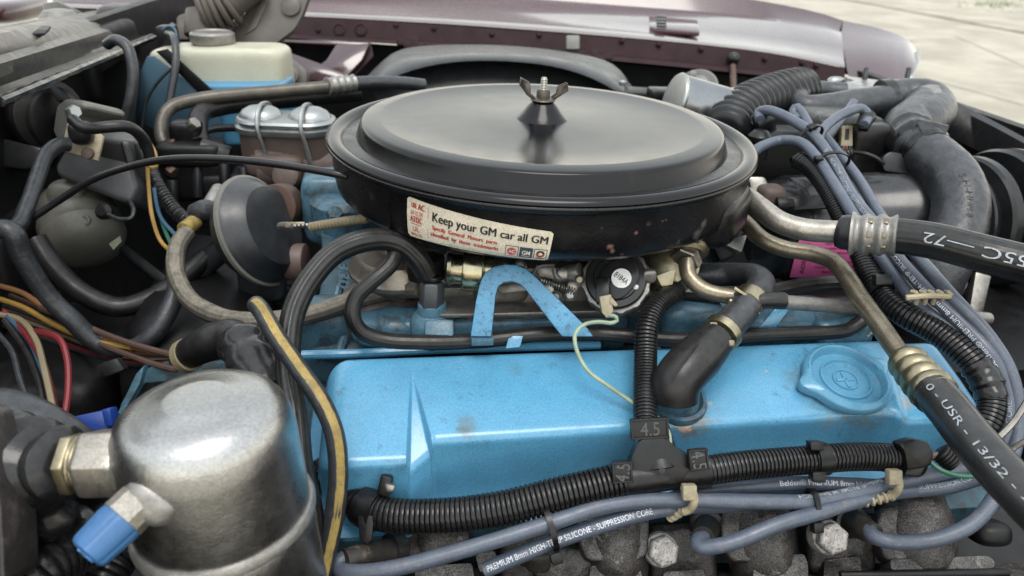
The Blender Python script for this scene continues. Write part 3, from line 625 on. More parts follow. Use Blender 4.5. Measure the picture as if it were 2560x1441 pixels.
t.part('tail_lead', sweep(G(), VP([(268, 535, .79), (300, 548, .785), (328, 545, .785), (334, 525, .79), (326, 505, .80)]), .0022, 8), RUBG)
t.part('sticker', facebox([(272, 610), (300, 590), (304, 604), (284, 625)], .795, .001, -CF + EX * .3), mat('faded_green_stamp', (.09, .10, .06), .6, bump=0))
# ---------------------------------------------------------------- cruise diaphragm
t = Thing('vacuum_servo', 'round grey moulded diaphragm servo with a pale rim seam', 'servo', V(640, 700, .78))
ax_ = (CX * .90 - CF * .36 + CU * .24).normalized(); cc = V(648, 577, .78)
pr = [(.012, -.027), (.03, -.026), (.046, -.022), (.050, -.015), (.0545, -.009), (.0575, -.004), (.0585, 0), (.0575, .003), (.0545, .006), (.052, .010), (.046, .018), (.042, .0215), (.036, .022), (.012, .021)]
t.part('shell', G().lathe(cc, ax_, pr, 64, UP), SERVO)
t.part('rim_seam', G().lathe(cc, ax_, [(.056, -.004), (.0602, -.003), (.0605, .001), (.056, .003)], 64, UP), mat('pale_rim_plastic', (.13, .125, .11), .5, dust=((.3, .29, .25), .4), bump=.1))
t.part('inlet_boss', G().cyl(V(500, 548, .80), V(560, 556, .79), .017, 20), SERVO)
t.part('mount_ear', G().sup(V(655, 690, .79), (.05, .02, .06), e=.6), SERVO)
t.part('mount_arm', sweep(G(), VP([(560, 620, .80), (480, 690, .81), (430, 730, .82)]), .013, 14), SERVO)
t.part('elbow', sweep(G(), VP([(555, 556, .79), (500, 545, .775), (478, 560, .77)]), .010, 14), RUBG)
t.part('hook', sweep(G(), VP([(700, 566, .735), (718, 565, .728), (735, 566, .722)]), .004, 8), STEEL)
t.part('wall_stop', G().cyl(V(690, 516, .80), V(716, 512, .82), .024, 20), BRONZ)
t = Thing('bead_chain', 'small bead chain and pale serrated rod from servo to engine', 'chain', V(800, 560, .70))
for k in range(5): t.part('bead', G().sup(V(728 + 10 * k, 566 - k * .6, .722 - k * .003), (.0045, .0045, .0045), e=1, nu=12, nv=8), STEEL)
def teeth(q): return .0042 + .0006 * (1 if (q / .004) % 1 < .5 else 0)
t.part('rod', sweep(G(), VP([(778, 568, .705), (850, 556, .69), (920, 546, .68)]), teeth, 10, ds=.001), WTAN)
t.part('lever', G().box(V(738, 563, .722), (.02, .004, .006), (CX, -CF, CU)), BRON, bevel=.001)
t = Thing('hose_valve', 'grey plastic hose valve with clamp beside the round servo', 'valve', V(500, 540, .77))
t.part('clamp', sweep(G(), VP([(490, 535, .765), (515, 525, .76), (530, 530, .765)]), .011, 14), RUBG)
t.part('tee', sweep(G(), VP([(510, 540, .77), (532, 505, .78), (548, 478, .80)]), .009, 14), ALUW)
t.part('stub', sweep(G(), VP([(460, 575, .745), (478, 562, .755), (490, 552, .76)]), .008, 12), YEL)
# ================================================================ air cleaner
O = Vector((0, 0, 0))
t = Thing('air_cleaner', 'large round black air cleaner with a raised matt lid', 'air cleaner', Vector((0, 0, -.066)))
lidp = [(.0, -.0015), (.02, -.0015), (.06, -.0028), (.11, -.0030), (.146, -.0016), (.153, -.0006), (.155, -.0005), (.1665, -.0014), (.1690, -.0018), (.1704, -.0024), (.1713, -.0034), (.1722, -.0062), (.1760, -.0165), (.1780, -.0198), (.1805, -.0213), (.1838, -.0216), (.1862, -.0206), (.1885, -.0160), (.1905, -.0138), (.1930, -.0126), (.1960, -.0120), (.1990, -.0122), (.2015, -.0134), (.2030, -.0152), (.2034, -.0166), (.2026, -.0174), (.199, -.0176)]
LIDS = mat('specked_black_lid_paint', (.0035, .0035, .0042), .20, var=.2, vs=12, specks=((.05, .05, .05), -.02, 520), bump=.05, bs=1500, rv=.04, spec=.32, dirt=((.012, .012, .012), .3, 25))
def lp(px, py): p = AZ(px, py, -.002); return (p.x, p.y, p.z + .066)
add_spots(LIDS, [(lp(1078, 237), .0007, (.002, .002, .002), 1), (lp(1171, 233), .0008, (.002, .002, .002), 1), (lp(1010, 252), .0007, (.1, .1, .1), 1), (lp(1140, 340), .0006, (.2, .2, .2), 1), (lp(1490, 388), .0006, (.2, .2, .2), 1), (lp(960, 280), .008, (.06, .06, .06), .5), (lp(985, 320), .004, (.06, .06, .06), .5)])
lid = t.part('lid', G().lathe(O, UP, lidp[1:], 160, EX), LIDS, ang=60)
panp = [(.199, -.0168), (.2018, -.0180), (.2030, -.0188), (.2034, -.0202), (.2028, -.0216), (.2008, -.0226), (.1990, -.0236), (.1985, -.0260), (.1985, -.040), (.1975, -.052), (.196, -.060), (.191, -.0655), (.180, -.068), (.12, -.068), (.08, -.075)]
def wp(px, py):
    r = ray(px, py); a = r.x ** 2 + r.y ** 2; b = 2 * (CAM.x * r.x + CAM.y * r.y); c = CAM.x ** 2 + CAM.y ** 2 - .198 ** 2
    p = CAM + r * ((-b - sqrt(b * b - 4 * a * c)) / (2 * a)); return (p.x, p.y, p.z + .066)
PANS = mat('chipped_black_pan_paint', (.0035, .0035, .0045), .28, var=.4, vs=15, dust=(TAN, .05), specks=((.10, .07, .06), -.04, 240), bump=.5, bs=700, spec=.4, grain=.3)
RC = (.16, .085, .065)
add_spots(PANS, [(wp(px, py), r_, RC, 1) for px, py, r_ in ((1525, 618, .0035), (1532, 630, .003), (1515, 640, .0022), (1558, 640, .0035), (1583, 634, .0025), (1607, 640, .0025), (1590, 583, .0022), (1655, 553, .0016), (1664, 550, .0012), (1500, 650, .003), (1650, 640, .003), (1676, 622, .0022), (1480, 655, .003), (1425, 640, .002))] + [(wp(1330, 560), .007, (.0015, .0015, .002), .8), (wp(1420, 600), .012, (.012, .012, .012), .5), (wp(1620, 560), .003, (.05, .05, .05), .7), (wp(930, 490), .006, (.02, .02, .02), .6), (wp(1745, 590), .007, (.09, .085, .08), .7), (wp(1760, 560), .005, (.10, .09, .085), .7), (wp(1700, 610), .004, (.06, .05, .045), .7)])
pan = t.part('pan', G().lathe(O, UP, panp, 160, EX), PANS, ang=60)
t.part('side_seam', G().box(Vector((0, 0, 0)) + Vector((cos(radians(-128)), sin(radians(-128)), 0)) * .1975 + UP * -.046, (.002, .003, .022), (Vector((-sin(radians(-128)), cos(radians(-128)), 0)), Vector((cos(radians(-128)), sin(radians(-128)), 0)), UP)), PANP)
# chamfered ear at the right end of the pan
g = G(); a_ = radians(-28); rd = Vector((cos(a_), sin(a_), 0)); g.sup(rd * .168 + UP * -.058, (.07, .09, .05), (rd, UP.cross(rd), UP), .5); t.part('snorkel_ear', g, PANP)
st = lid
cone = t.part('centre_cone', G().lathe(Vector((0, 0, -.0015)), UP, [(.026, -.001), (.0235, .001), (.019, .0055), (.0145, .0115), (.011, .0155), (.009, .017), (.004, .017)], 48, EX), LIDP)
wn = t.part('wing_nut', G().lathe(Vector((0, 0, .0155)), UP, [(.0115, 0), (.0122, .0008), (.0115, .0018), (.0065, .003), (.0065, .0085), (.0052, .0105), (.004, .0105)], 24), DSTEEL)
def wing(sg):
    X = (EX * sg); g = G(); pr_ = [(.006, .0015), (.0125, .0065), (.0135, .0165 if sg < 0 else .013), (.0215, .0205 if sg < 0 else .0165), (.0225, .0135 if sg < 0 else .0095), (.0165, .0055), (.009, .0002)]
    for s2 in (-.0042, .0030):
        g.prism([X * x + UP * (z + .0155) + EY * s2 for x, z in pr_], EY * .0013)
    g.prism([X * .0215 + UP * (.036 if sg < 0 else .032) + EY * -.0042, X * .0225 + UP * (.0290 if sg < 0 else .025) + EY * -.0042, X * .0232 + UP * (.0290 if sg < 0 else .025) + EY * -.0042, X * .0222 + UP * (.0362 if sg < 0 else .0322) + EY * -.0042], EY * .0085)
    return g
for sg in (-1, 1): t.part('wing', wing(sg), DSTEEL, parent=wn, bevel=.0006)
stud = G().lathe(Vector((0, 0, .017)), UP, [(.0032 - (.0005 if i % 2 else 0), i * .00075) for i in range(26)] + [(.0022, .020)], 18)
t.part('threaded_stud', stud, ALUD, parent=wn)
# decal on the pan wall
def cylhit(px, py, R=.1982):
    r = ray(px, py); a = r.x ** 2 + r.y ** 2; b = 2 * (CAM.x * r.x + CAM.y * r.y); c = CAM.x ** 2 + CAM.y ** 2 - R * R
    q = (-b - sqrt(b * b - 4 * a * c)) / (2 * a); p = CAM + r * q; return atan2(p.y, p.x), p.z
DC = [cylhit(1019, 489), cylhit(1386, 580), cylhit(1370, 660), cylhit(1017, 589)]
def wallR(z):
    pts = [(r, h) for r, h in panp if h <= -.0236 and r > .15]
    for i in range(len(pts) - 1):
        (r0, h0), (r1, h1) = pts[i], pts[i + 1]
        if h1 <= z <= h0: return r0 + (r1 - r0) * ((h0 - z) / (h0 - h1))
    return .1985 if z > -.03 else .190
def dmap(u, v_, lift=.0004):
    th = (DC[0][0] * (1 - u) + DC[1][0] * u) * (1 - v_) + (DC[3][0] * (1 - u) + DC[2][0] * u) * v_
    z = (DC[0][1] * (1 - u) + DC[1][1] * u) * (1 - v_) + (DC[3][1] * (1 - u) + DC[2][1] * u) * v_
    R = wallR(z) + lift; return Vector((R * cos(th), R * sin(th), z))
dec = t.part('decal', G().strip([[dmap(min(.997, max(.003, i / 50)), (j / 12) if 0 < i < 50 else .06 + .88 * j / 12) for i in range(51)] for j in range(13)]), CREAM, parent=pan)
DW, DH = 3.9, 1.0                            # sheet proportions
def dtext(txt, x, y, h, w_, m_, bold=0., **k):
    g = G(); vs, fs, tw_ = textgeo(txt, bold, **k)
    g.add([dmap((x + a / tw_ * w_) / DW, (y - b * h * 1.35) / DH, .0009) for a, b in vs], fs); return t.part('lettering', g, m_, parent=pan)
def dbox(x0, y0, x1, y1, m_, lift=.0007, nm='print_block'):
    g = G().strip([[dmap((x0 + (x1 - x0) * i / 8) / DW, (y0 + (y1 - y0) * j / 4) / DH, lift) for i in range(9)] for j in range(5)]); return t.part(nm, g, m_, parent=pan)
def ddisc(cx, cy, r, m_, lift, r0=0, a0=0, a1=2 * pi):
    n = 28; g = G().strip([[dmap((cx + q * cos(a0 + (a1 - a0) * i / n)) / DW, (cy + q * sin(a0 + (a1 - a0) * i / n)) / DH, lift) for i in range(n + 1)] for q in (r0 + .001, r)]); return t.part('print_disc', g, m_, parent=pan)
dtext('USE', .16, .22, .13, .16, INKR); dtext('AC', .36, .23, .16, .19, INKR); dtext('AC', .375, .23, .16, .19, INKR)
dtext('AIR FILTER', .14, .40, .12, .38, INKR); dtext('A332C', .12, .58, .16, .37, INKR); dtext('A332C', .135, .58, .16, .37, INKR); dtext('USE', .17, .22, .13, .16, INKR)
dbox(.14, .625, .47, .64, INKR); dbox(.665, .10, .675, .40, INKR); dbox(.665, .64, .675, .90, INKR)
dtext('UL', .20, .82, .15, .20, INKR); dtext('8996196', .13, .96, .10, .34, INKR)
dtext('Keep your GM car all GM', .80, .40, .25, 2.98, INKB); dtext('Keep your GM car all GM', .815, .40, .25, 2.98, INKB); dtext('Keep your GM car all GM', .808, .395, .245, 2.98, INKB)
dtext('Specify  General  Motors  parts', .80, .62, .115, 1.75, INKR); dtext('identified  by  these  trademarks', .75, .80, .115, 1.85, INKR); dtext('Specify  General  Motors  parts', .812, .62, .12, 1.75, INKR); dtext('identified  by  these  trademarks', .762, .80, .12, 1.85, INKR)
X0 = 2.78
for i in range(3):
    x = X0 + i * .36; dbox(x, .58, x + .33, .93, INKN); 
    if i != 1: dbox(x + .018, .60, x + .312, .91, CREAM, .0009)
ddisc(X0 + .165, .755, .125, INKR, .0011); ddisc(X0 + .165, .755, .112, CREAM, .0012, .104)
dtext_ = lambda s_, x, y, h, w_, m_: t.part('lettering', G().add([dmap((x + a / textgeo(s_, .03)[2] * w_) / DW, (y - b * h * 1.35) / DH, .0014) for a, b in textgeo(s_, .03)[0]], textgeo(s_, .03)[1]), m_, parent=pan)
dtext_('AC', X0 + .09, .795, .10, .15, WINK); dtext_('GM', X0 + .42, .80, .13, .21, CREAM); dbox(X0 + .42, .84, X0 + .63, .855, CREAM, .0012)
ddisc(X0 + .885, .73, .105, INKB, .0012, .05, pi, 2 * pi); ddisc(X0 + .885, .74, .105, INKR, .0012, .05, 0, pi); dtext_('Delco', X0 + .79, .905, .05, .2, INKB)
# ================================================================ valve cover
T0 = V(1600, 866, .632); L0 = V(1600, 1072, .568)
sv = (T0 - L0); sv = (sv - EX * sv.dot(EX)).normalized(); FN = EX.cross(sv).normalized()
FO = T0
def fuv(px, py, lift=0.):
    p = ONP(px, py, FO + FN * lift, FN); return (p - FO).dot(EX), (p - FO).dot(sv)
def FP(u, v_, h=0.): return FO + EX * u + sv * v_ + FN * h
uA, vA = fuv(1028, 922); uJ, vJ = fuv(1017, 1158); uI, vI = fuv(1090, 1106); uL, _ = fuv(800, 1010); uK, vK = fuv(868, 1166)
uG, vG = fuv(2330, 1050); uR, _ = fuv(2458, 990); uS0, vS0 = fuv(2205, 860); uS1, vS1 = fuv(2262, 1085); _, vH = fuv(2200, 1036)
vBL = fuv(900, 890)[1]; vBR = fuv(2290, 842)[1]
def lerp(a, b, t_): return a + (b - a) * min(1, max(0, t_))
def station(u, drop, inset, HB=.058):
    vb = lerp(vBL, vBR, (u - uK) / (uG - uK)) - inset * .9
    vf = (vJ if u < uJ else lerp(vJ, vI, (u - uJ) / (uI - uJ)) if u < uI else lerp(vI, vH, (u - uI) / (uS1 - uI)))
    if u > uS1: vf = lerp(vH, vH - .006, (u - uS1) / .012)
    vf += inset; R = .0075; rows = []
    def H(v_):
        s_ = min(1, max(0, (vA - v_) / (vA - vJ))); hL = -.017 * s_ ** 1.4; ul = lerp(uA, uJ, s_); ur = lerp(uA, uI, s_)
        ss_ = lambda z_: (lambda q: q * q * (3 - 2 * q))(min(1, max(0, z_))); k = ss_((u - ul + .0008) / .0026) * ss_((ur + .0008 - u) / .0026); e_ = hL * k
        us = lerp(uS0, uS1, (vS0 - v_) / (vS0 - vS1)); q = min(1, max(0, (u - us) / .010)); e_ -= .0045 * (3 * q * q - 2 * q ** 3)
        return e_ + .0012 * sin(pi * min(1, max(0, (v_ - vf) / (vb - vf))))
    out = []
    out.append((vb + .016, -HB - .006)); out.append((vb + .016, -HB)); out.append((vb + .006, -HB)); out.append((vb + .003, -HB * .5))
    for k in range(7): a = pi / 2 * k / 6; out.append((vb - R + R * cos(a), -R + R * sin(a) + H(vb - R * (1 - cos(a)))))
    for k in range(1, 22): v_ = (vb - R) + (vf + R - vb + R) * k / 22; out.append((v_, H(v_)))
    for k in range(7): a = pi / 2 * (k / 6); out.append((vf + R - R * sin(a), -R + R * cos(a) + H(vf + R * (1 - sin(a)))))
    out.append((vf - .005, -HB * .5)); out.append((vf - .010, -HB * .85)); out.append((vf - .013, -HB)); out.append((vf - .023, -HB - .001)); out.append((vf - .023, -HB - .006))
    return [FP(u, a, max(b, -HB - .006) - (drop if b > -HB * .9 else 0)) for a, b in out]
rows = []
RL = .022
base = station(uL, .05, .018)
us_ = []
for k in range(9):
    a = pi / 2 * k / 8; us_.append((uL + RL * (1 - cos(a)) * .9, RL * (1 - sin(a)) * 1.0, RL * (1 - sin(a)) * .7))
pre = [(uL - .014, .056, .012), (uL - .013, .050, .012), (uL - .004, .052, .016), (uL - .002, .034, .016)]
uu = uL + RL * .9
mid = []
while uu < uR - .0145: mid.append((uu, 0, 0)); uu += .0025
for extra in (uJ - .0004, uJ + .0006, uA, uI): mid.append((extra, 0, 0))
for q in range(60): mid.append((uJ - .003 + (uI - uJ + .006) * q / 59 + 1e-6, 0, 0))
mid.sort()
post = []
for k in range(9):
    a = pi / 2 * k / 8; post.append((uR - .013 + .013 * sin(a), .011 * (1 - cos(a)), .016 * (1 - cos(a))))
post += [(uR + .002, .030, .017), (uR + .005, .050, .022), (uR + .013, .052, .018), (uR + .014, .056, .018)]
for u, dr, ins in pre + us_ + mid + post: rows.append(station(u, dr, ins))
g = G().strip(rows)
t = Thing('valve_cover', 'long light blue painted valve cover in the foreground', 'valve cover', FP(.05, -.05, -.06))
VC = mat('stained_gap_shaded_blue_paint', (.082, .268, .425), .18, var=.1, vs=18, dirt=((.05, .10, .13), .24, 60), specks=((.02, .05, .07), .1, 620), bump=.3, bs=1100, big=((.16, .15, .12), .0, 40), rv=.07, spec=.7, grain=.24)
fl = lambda px, py: tuple(FP(*fuv(px, py)) - t.off)
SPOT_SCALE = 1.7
add_spots(VC, [(fl(1712, 1030), .017, (.13, .125, .10), .75), (fl(1738, 1060), .010, (.14, .13, .10), .7), (fl(2116, 955), .0285, (.035, .06, .07), .75), (fl(1716, 1064), .0052, (.62, .40, .28), 1), (fl(2180, 1056), .014, (.20, .22, .19), .6), (fl(2100, 1062), .011, (.20, .22, .19), .6), (fl(2040, 1010), .010, (.10, .14, .15), .4),  # the spot centred on the oil cap paints the dark gap round its base
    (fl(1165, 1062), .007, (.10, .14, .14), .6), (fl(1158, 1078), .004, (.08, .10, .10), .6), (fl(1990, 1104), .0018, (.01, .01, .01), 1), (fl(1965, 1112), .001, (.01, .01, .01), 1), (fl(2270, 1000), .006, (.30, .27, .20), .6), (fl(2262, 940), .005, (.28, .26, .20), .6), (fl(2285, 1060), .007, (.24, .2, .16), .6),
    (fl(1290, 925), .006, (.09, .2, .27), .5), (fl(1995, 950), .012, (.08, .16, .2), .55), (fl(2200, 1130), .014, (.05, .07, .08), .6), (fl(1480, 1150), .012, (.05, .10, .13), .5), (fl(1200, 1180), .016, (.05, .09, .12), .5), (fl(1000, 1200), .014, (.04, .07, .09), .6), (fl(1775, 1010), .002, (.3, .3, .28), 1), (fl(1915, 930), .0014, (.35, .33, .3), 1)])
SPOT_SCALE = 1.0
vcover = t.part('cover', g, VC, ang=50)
g = G(); base_ = [FP(u, v_, -.060) for u, v_ in ((uL - .016, vK - .024), (uR + .016, vH - .026), (uR + .016, vBR + .018), (uL - .016, vBL + .018))]
t.part('flange', G().prism(base_, FN * -.004), BLUE2, bevel=.001)
t.part('spring_wire', sweep(G(), Path([FP(uK + .03, vK - .018, -.052), FP(uK + .06, vK - .024, -.045), FP(uK + .075, vK - .026, -.043), FP(uK + .13, vK - .022, -.048)]), .0011, 6), ALUD)
# faint cast ring and small stains: paint chips
rp = random.Random(3)
pc = [(1735, 1066, 20, 9), (2280, 1195, 0, 0)]
chip = G()
def blobon(g, px, py, rx, ry, lift=.0004, n=14, jag=.35):
    pts = []
    for i in range(n):
        a = 2 * pi * i / n; q = 1 + rp.uniform(-jag, jag); u, v_ = fuv(px + rx * cos(a) * q, py + ry * sin(a) * q, .0011); pts.append(FP(u, v_, lift))
    g.add(pts, [tuple(range(n))])
for a in ((1590, 1290),): pass
# oil cap
t = Thing('oil_filler_cap', 'blue twist oil filler cap with two ears and embossed cross', 'oil cap', FP(*fuv(2112, 945), 0))
oc = FP(*fuv(2116, 946, .008), 0.001); ru = .0340
capn = FN
def ear(a): return 1
g = G(); n = 96; rows = []
prof_ = [(.94, -.001, .8), (.95, .0025, .9), (1.03, .0028, 1), (1.045, .004, 1), (1.045, .0085, 1), (1.03, .0100, .95), (1.0, .0108, .8), (.94, .0128, .3), (.905, .0128, .1), (.88, .0116, 0), (.855, .0070, 0), (.835, .0050, 0), (.64, .0048, 0), (.625, .0052, 0), (.61, .0070, 0), (.58, .0072, 0), (.565, .0056, 0), (.55, .0048, 0), (.32, .0046, 0), (.31, .0062, 0), (.28, .0062, 0), (.27, .0048, 0), (.02, .0048, 0)]
for r_, h_, e_ in prof_:
    row = []
    for i in range(n):
        a = 2 * pi * i / n; d1 = abs(((a - radians(188) + pi) % (2 * pi)) - pi); d2 = abs(((a - radians(18) + pi) % (2 * pi)) - pi)
        q = max(math.exp(-(d1 / .21) ** 2), math.exp(-(d2 / .21) ** 2)) * .27 * e_
        row.append(oc + (EX * cos(a) + sv * sin(a)) * ru * (r_ + q) + FN * h_)
    rows.append(row)
g.strip(rows, True); g.f.append(tuple(range(len(g.v) - n, len(g.v))))
BLUEC = mat('cap_blue_paint', (.085, .25, .38), .24, var=.12, vs=30, dirt=((.13, .15, .13), .25, 60), bump=.25, bs=500)
oc_o = t.part('cap', g, BLUEC, ang=38)
g = G()
for a in (0, pi / 2): g.box(oc + FN * .0052, (.016, .0028, .0016), (EX * cos(a) + sv * sin(a), sv * cos(a) - EX * sin(a), FN))
t.part('embossed_cross', g, BLUEC, parent=oc_o, bevel=.0004)
g = G()
for k, ch in enumerate('FILL OIL'):
    if ch == ' ': continue
    a = radians(150 - k * 17); X = EX * sin(a) - sv * cos(a); X = -X if False else (EX * sin(a) - sv * cos(a)); Y = EX * cos(a) + sv * sin(a)
    txt_map(g, ch, (lambda X, Y: lambda x, y, w_: oc + Y * .0150 + X * (x - w_ / 2) * .0040 + Y * y * .0042 + FN * .0053)(X, Y))
t.part('embossed_lettering', g, BLUE, parent=oc_o)
t.part('neck', G().lathe(oc, FN, [(.030, -.004), (.030, .002)], 40), BLUE2)
# ================================================================ cylinder head, intake and blue castings
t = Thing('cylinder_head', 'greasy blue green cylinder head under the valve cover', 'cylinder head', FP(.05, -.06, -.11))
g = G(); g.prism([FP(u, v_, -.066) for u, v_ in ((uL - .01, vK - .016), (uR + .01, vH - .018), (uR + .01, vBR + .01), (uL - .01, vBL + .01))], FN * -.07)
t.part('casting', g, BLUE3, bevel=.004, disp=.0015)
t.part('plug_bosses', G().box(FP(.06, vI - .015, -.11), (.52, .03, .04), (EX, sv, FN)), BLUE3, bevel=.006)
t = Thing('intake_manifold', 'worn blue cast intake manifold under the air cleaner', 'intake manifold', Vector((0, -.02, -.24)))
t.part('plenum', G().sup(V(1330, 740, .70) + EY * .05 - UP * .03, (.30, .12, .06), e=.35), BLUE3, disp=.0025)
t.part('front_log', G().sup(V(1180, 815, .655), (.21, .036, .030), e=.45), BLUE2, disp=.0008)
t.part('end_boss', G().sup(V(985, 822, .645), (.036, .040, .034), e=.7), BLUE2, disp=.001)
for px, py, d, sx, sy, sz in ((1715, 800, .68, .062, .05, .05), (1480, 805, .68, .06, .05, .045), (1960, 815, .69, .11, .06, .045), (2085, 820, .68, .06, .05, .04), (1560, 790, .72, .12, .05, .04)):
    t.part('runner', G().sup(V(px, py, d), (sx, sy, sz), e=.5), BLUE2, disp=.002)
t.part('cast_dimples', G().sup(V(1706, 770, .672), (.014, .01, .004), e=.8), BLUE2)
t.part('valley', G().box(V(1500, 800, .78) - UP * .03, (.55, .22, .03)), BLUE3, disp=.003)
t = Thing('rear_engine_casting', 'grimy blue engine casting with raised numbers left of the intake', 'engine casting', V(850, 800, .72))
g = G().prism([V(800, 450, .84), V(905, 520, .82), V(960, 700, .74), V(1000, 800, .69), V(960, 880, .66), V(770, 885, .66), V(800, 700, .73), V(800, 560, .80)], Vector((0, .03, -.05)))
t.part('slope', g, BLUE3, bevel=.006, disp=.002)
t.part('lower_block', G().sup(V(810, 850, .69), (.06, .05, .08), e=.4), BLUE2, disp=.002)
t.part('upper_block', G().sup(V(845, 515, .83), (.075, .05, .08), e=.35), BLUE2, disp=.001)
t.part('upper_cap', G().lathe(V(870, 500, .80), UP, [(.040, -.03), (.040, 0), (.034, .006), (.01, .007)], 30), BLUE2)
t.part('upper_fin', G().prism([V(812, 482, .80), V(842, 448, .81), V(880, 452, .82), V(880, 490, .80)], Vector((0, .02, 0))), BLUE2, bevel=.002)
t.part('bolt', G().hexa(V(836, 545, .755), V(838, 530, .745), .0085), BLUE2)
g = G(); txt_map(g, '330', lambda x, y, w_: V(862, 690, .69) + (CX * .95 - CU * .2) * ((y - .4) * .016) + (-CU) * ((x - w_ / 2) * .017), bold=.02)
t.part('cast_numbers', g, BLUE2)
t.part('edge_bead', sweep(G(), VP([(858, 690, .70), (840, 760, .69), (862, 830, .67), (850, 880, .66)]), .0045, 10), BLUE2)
t = Thing('coolant_crossover', 'greasy iron casting bulging below the silver pancake valve', 'casting', V(1000, 780, .68))
t.part('body', G().sup(V(970, 770, .69), (.085, .07, .045), e=.6), mat('brown_greasy_iron', (.10, .075, .065), .6, var=.4, vs=60, specks=((.02, .02, .02), .4, 500), dirt=((.22, .18, .16), .3, 90), bump=.9, bs=500), disp=.003)
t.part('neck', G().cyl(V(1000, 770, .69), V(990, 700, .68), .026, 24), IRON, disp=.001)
t.part('blue_boss', G().lathe(V(1080, 800, .635), UP, [(.020, -.02), (.0195, .0), (.016, .005), (.013, .008), (.012, .016), (.01, .017)], 28), BLUE2, disp=.0006)
t = Thing('pancake_valve', 'round silver grey pancake diaphragm valve under the air cleaner', 'valve', V(985, 700, .67))
t.part('shell', G().lathe(V(985, 668, .665), (UP * 1 - CF * .1 + EX * .06), [(.030, -.016), (.034, -.010), (.0385, -.006), (.0405, -.003), (.0405, 0), (.038, .003), (.0365, .012), (.034, .016), (.014, .019), (.012, .024), (.004, .025)], 56), mat('stained_steel_can', (.20, .18, .155), .35, metal=.7, var=.2, vs=30, dirt=((.10, .08, .07), .3, 60), bump=.15, bs=300))
t.part('black_cap', G().lathe(V(1064, 662, .64), UP, [(.018, -.01), (.019, .002), (.016, .008), (.01, .010)], 28), RUB)
# sensor with plug on the boss
t = Thing('vacuum_switch', 'dark hex vacuum switch standing on the blue boss', 'switch', V(1082, 800, .63))
t.part('hex', G().hexa(V(1078, 772, .628), V(1081, 705, .622), .0108), mat('dark_hex_plastic', (.035, .04, .045), .4, dust=((.2, .2, .2), .3), bump=.1), bevel=.0006)
t.part('collar', G().cyl(V(1080, 700, .621), V(1081, 690, .62), .008), RUB)
# blue inverted V bracket
t = Thing('lifting_bracket', 'flat blue inverted V bracket in front of the carburettor', 'bracket', V(1290, 830, .60))
po = V(1300, 750, .595); pn = (-CF * .95 + CU * .1 + EY * -.2).normalized(); PB = lambda l, o_=0: [ONP(*p, po + pn * o_, pn) for p in l]
outl = [(1176, 842), (1190, 752), (1200, 708), (1212, 684), (1232, 668), (1262, 661), (1292, 663), (1316, 673), (1336, 690), (1400, 752), (1470, 822), (1484, 842), (1406, 842), (1384, 815), (1314, 724), (1300, 711), (1280, 704), (1258, 707), (1245, 718), (1239, 738), (1234, 790), (1228, 842)]
g = G(); No = 12
front = PB(outl); k1 = outl[:12]; n = len(outl)
pairs = [(0, 21), (1, 20), (2, 19), (3, 18), (4, 18), (5, 17), (6, 16), (7, 15), (8, 14), (9, 14), (10, 13), (11, 12)]
vs = front + [p - pn * .005 for p in front]; fs = [(i, (i + 1) % n, (i + 1) % n + n, i + n) for i in range(n)]
for (a, b), (c, d) in zip(pairs, pairs[1:]):
    q = list(dict.fromkeys((a, c, d, b))); fs.append(tuple(q)); fs.append(tuple(i + n for i in reversed(q)))
g.add(vs, fs); t.part('plate', g, mat('chipped_blue_paint', (.078, .245, .40), .33, var=.15, vs=60, dirt=((.03, .08, .12), .5, 200), specks=((.02, .03, .04), .25, 330), bump=.8, bs=500), bevel=.0012)
t.part('foot', G().box(V(1205, 848, .60), (.018, .012, .006)), BLUE2, bevel=.001)
# clip holding the hose, blue strap
t = Thing('hose_clamp_block', 'blue painted square strap holding the black hose to the manifold', 'strap', V(1098, 860, .62))
po = V(1098, 830, .607)
t.part('strap', facebox([(1060, 798), (1136, 798), (1134, 866), (1060, 866)], .607, .02, -CF + UP * .3), BLUE2, bevel=.003)
solo('blue_tab', 'small bent blue tab on the rear edge of the valve cover', 'tab', facebox([(1272, 840), (1308, 840), (1300, 868), (1264, 872)], .612, .002, -CF + UP * .2), BLUE, bevel=.0006)
solo('steel_line', 'thin blue and grey steel line behind the valve cover edge', 'pipe', sweep(G(), VP([(755, 888, .622), (900, 884, .625), (1100, 874, .630), (1500, 862, .640)]), .0040, 10), BLUE)
solo('blue_brace', 'narrow slanted blue brace under the black capped pipe', 'brace', facebox([(1942, 768), (1978, 768), (1938, 822), (1894, 822)], .655, .004), BLUE, bevel=.0008)
# ================================================================ carburettor group
CARB = mat('grey_cast_zinc', (.22, .21, .195), .42, metal=.7, var=.25, vs=60, dirt=((.10, .085, .07), .35, 80), bump=.35, bs=400)
t = Thing('carburettor', 'grey cast carburettor with linkages under the air cleaner', 'carburettor', V(1420, 740, .66))
t.part('body', G().box(V(1400, 690, .68), (.15, .07, .05)), CARB, bevel=.006, disp=.001)
t.part('base', G().box(V(1390, 735, .68), (.17, .08, .010)), STEEL, bevel=.002)
t.part('throttle_lever', facebox([(1340, 660), (1400, 670), (1460, 700), (1455, 720), (1395, 705), (1345, 690)], .635, .003), STEEL, bevel=.0008)
t.part('link_arm', facebox([(1240, 715), (1330, 700), (1345, 725), (1250, 735)], .63, .004), CARB, bevel=.001)
for pts in ([(1330, 690, .63), (1345, 668, .625), (1385, 664, .63)], [(1385, 672, .625), (1390, 695, .625), (1415, 700, .63)], [(1350, 712, .63), (1400, 735, .63), (1440, 742, .635)]):
    t.part('link_rod', sweep(G(), VP(pts), .0017, 8), CARB)
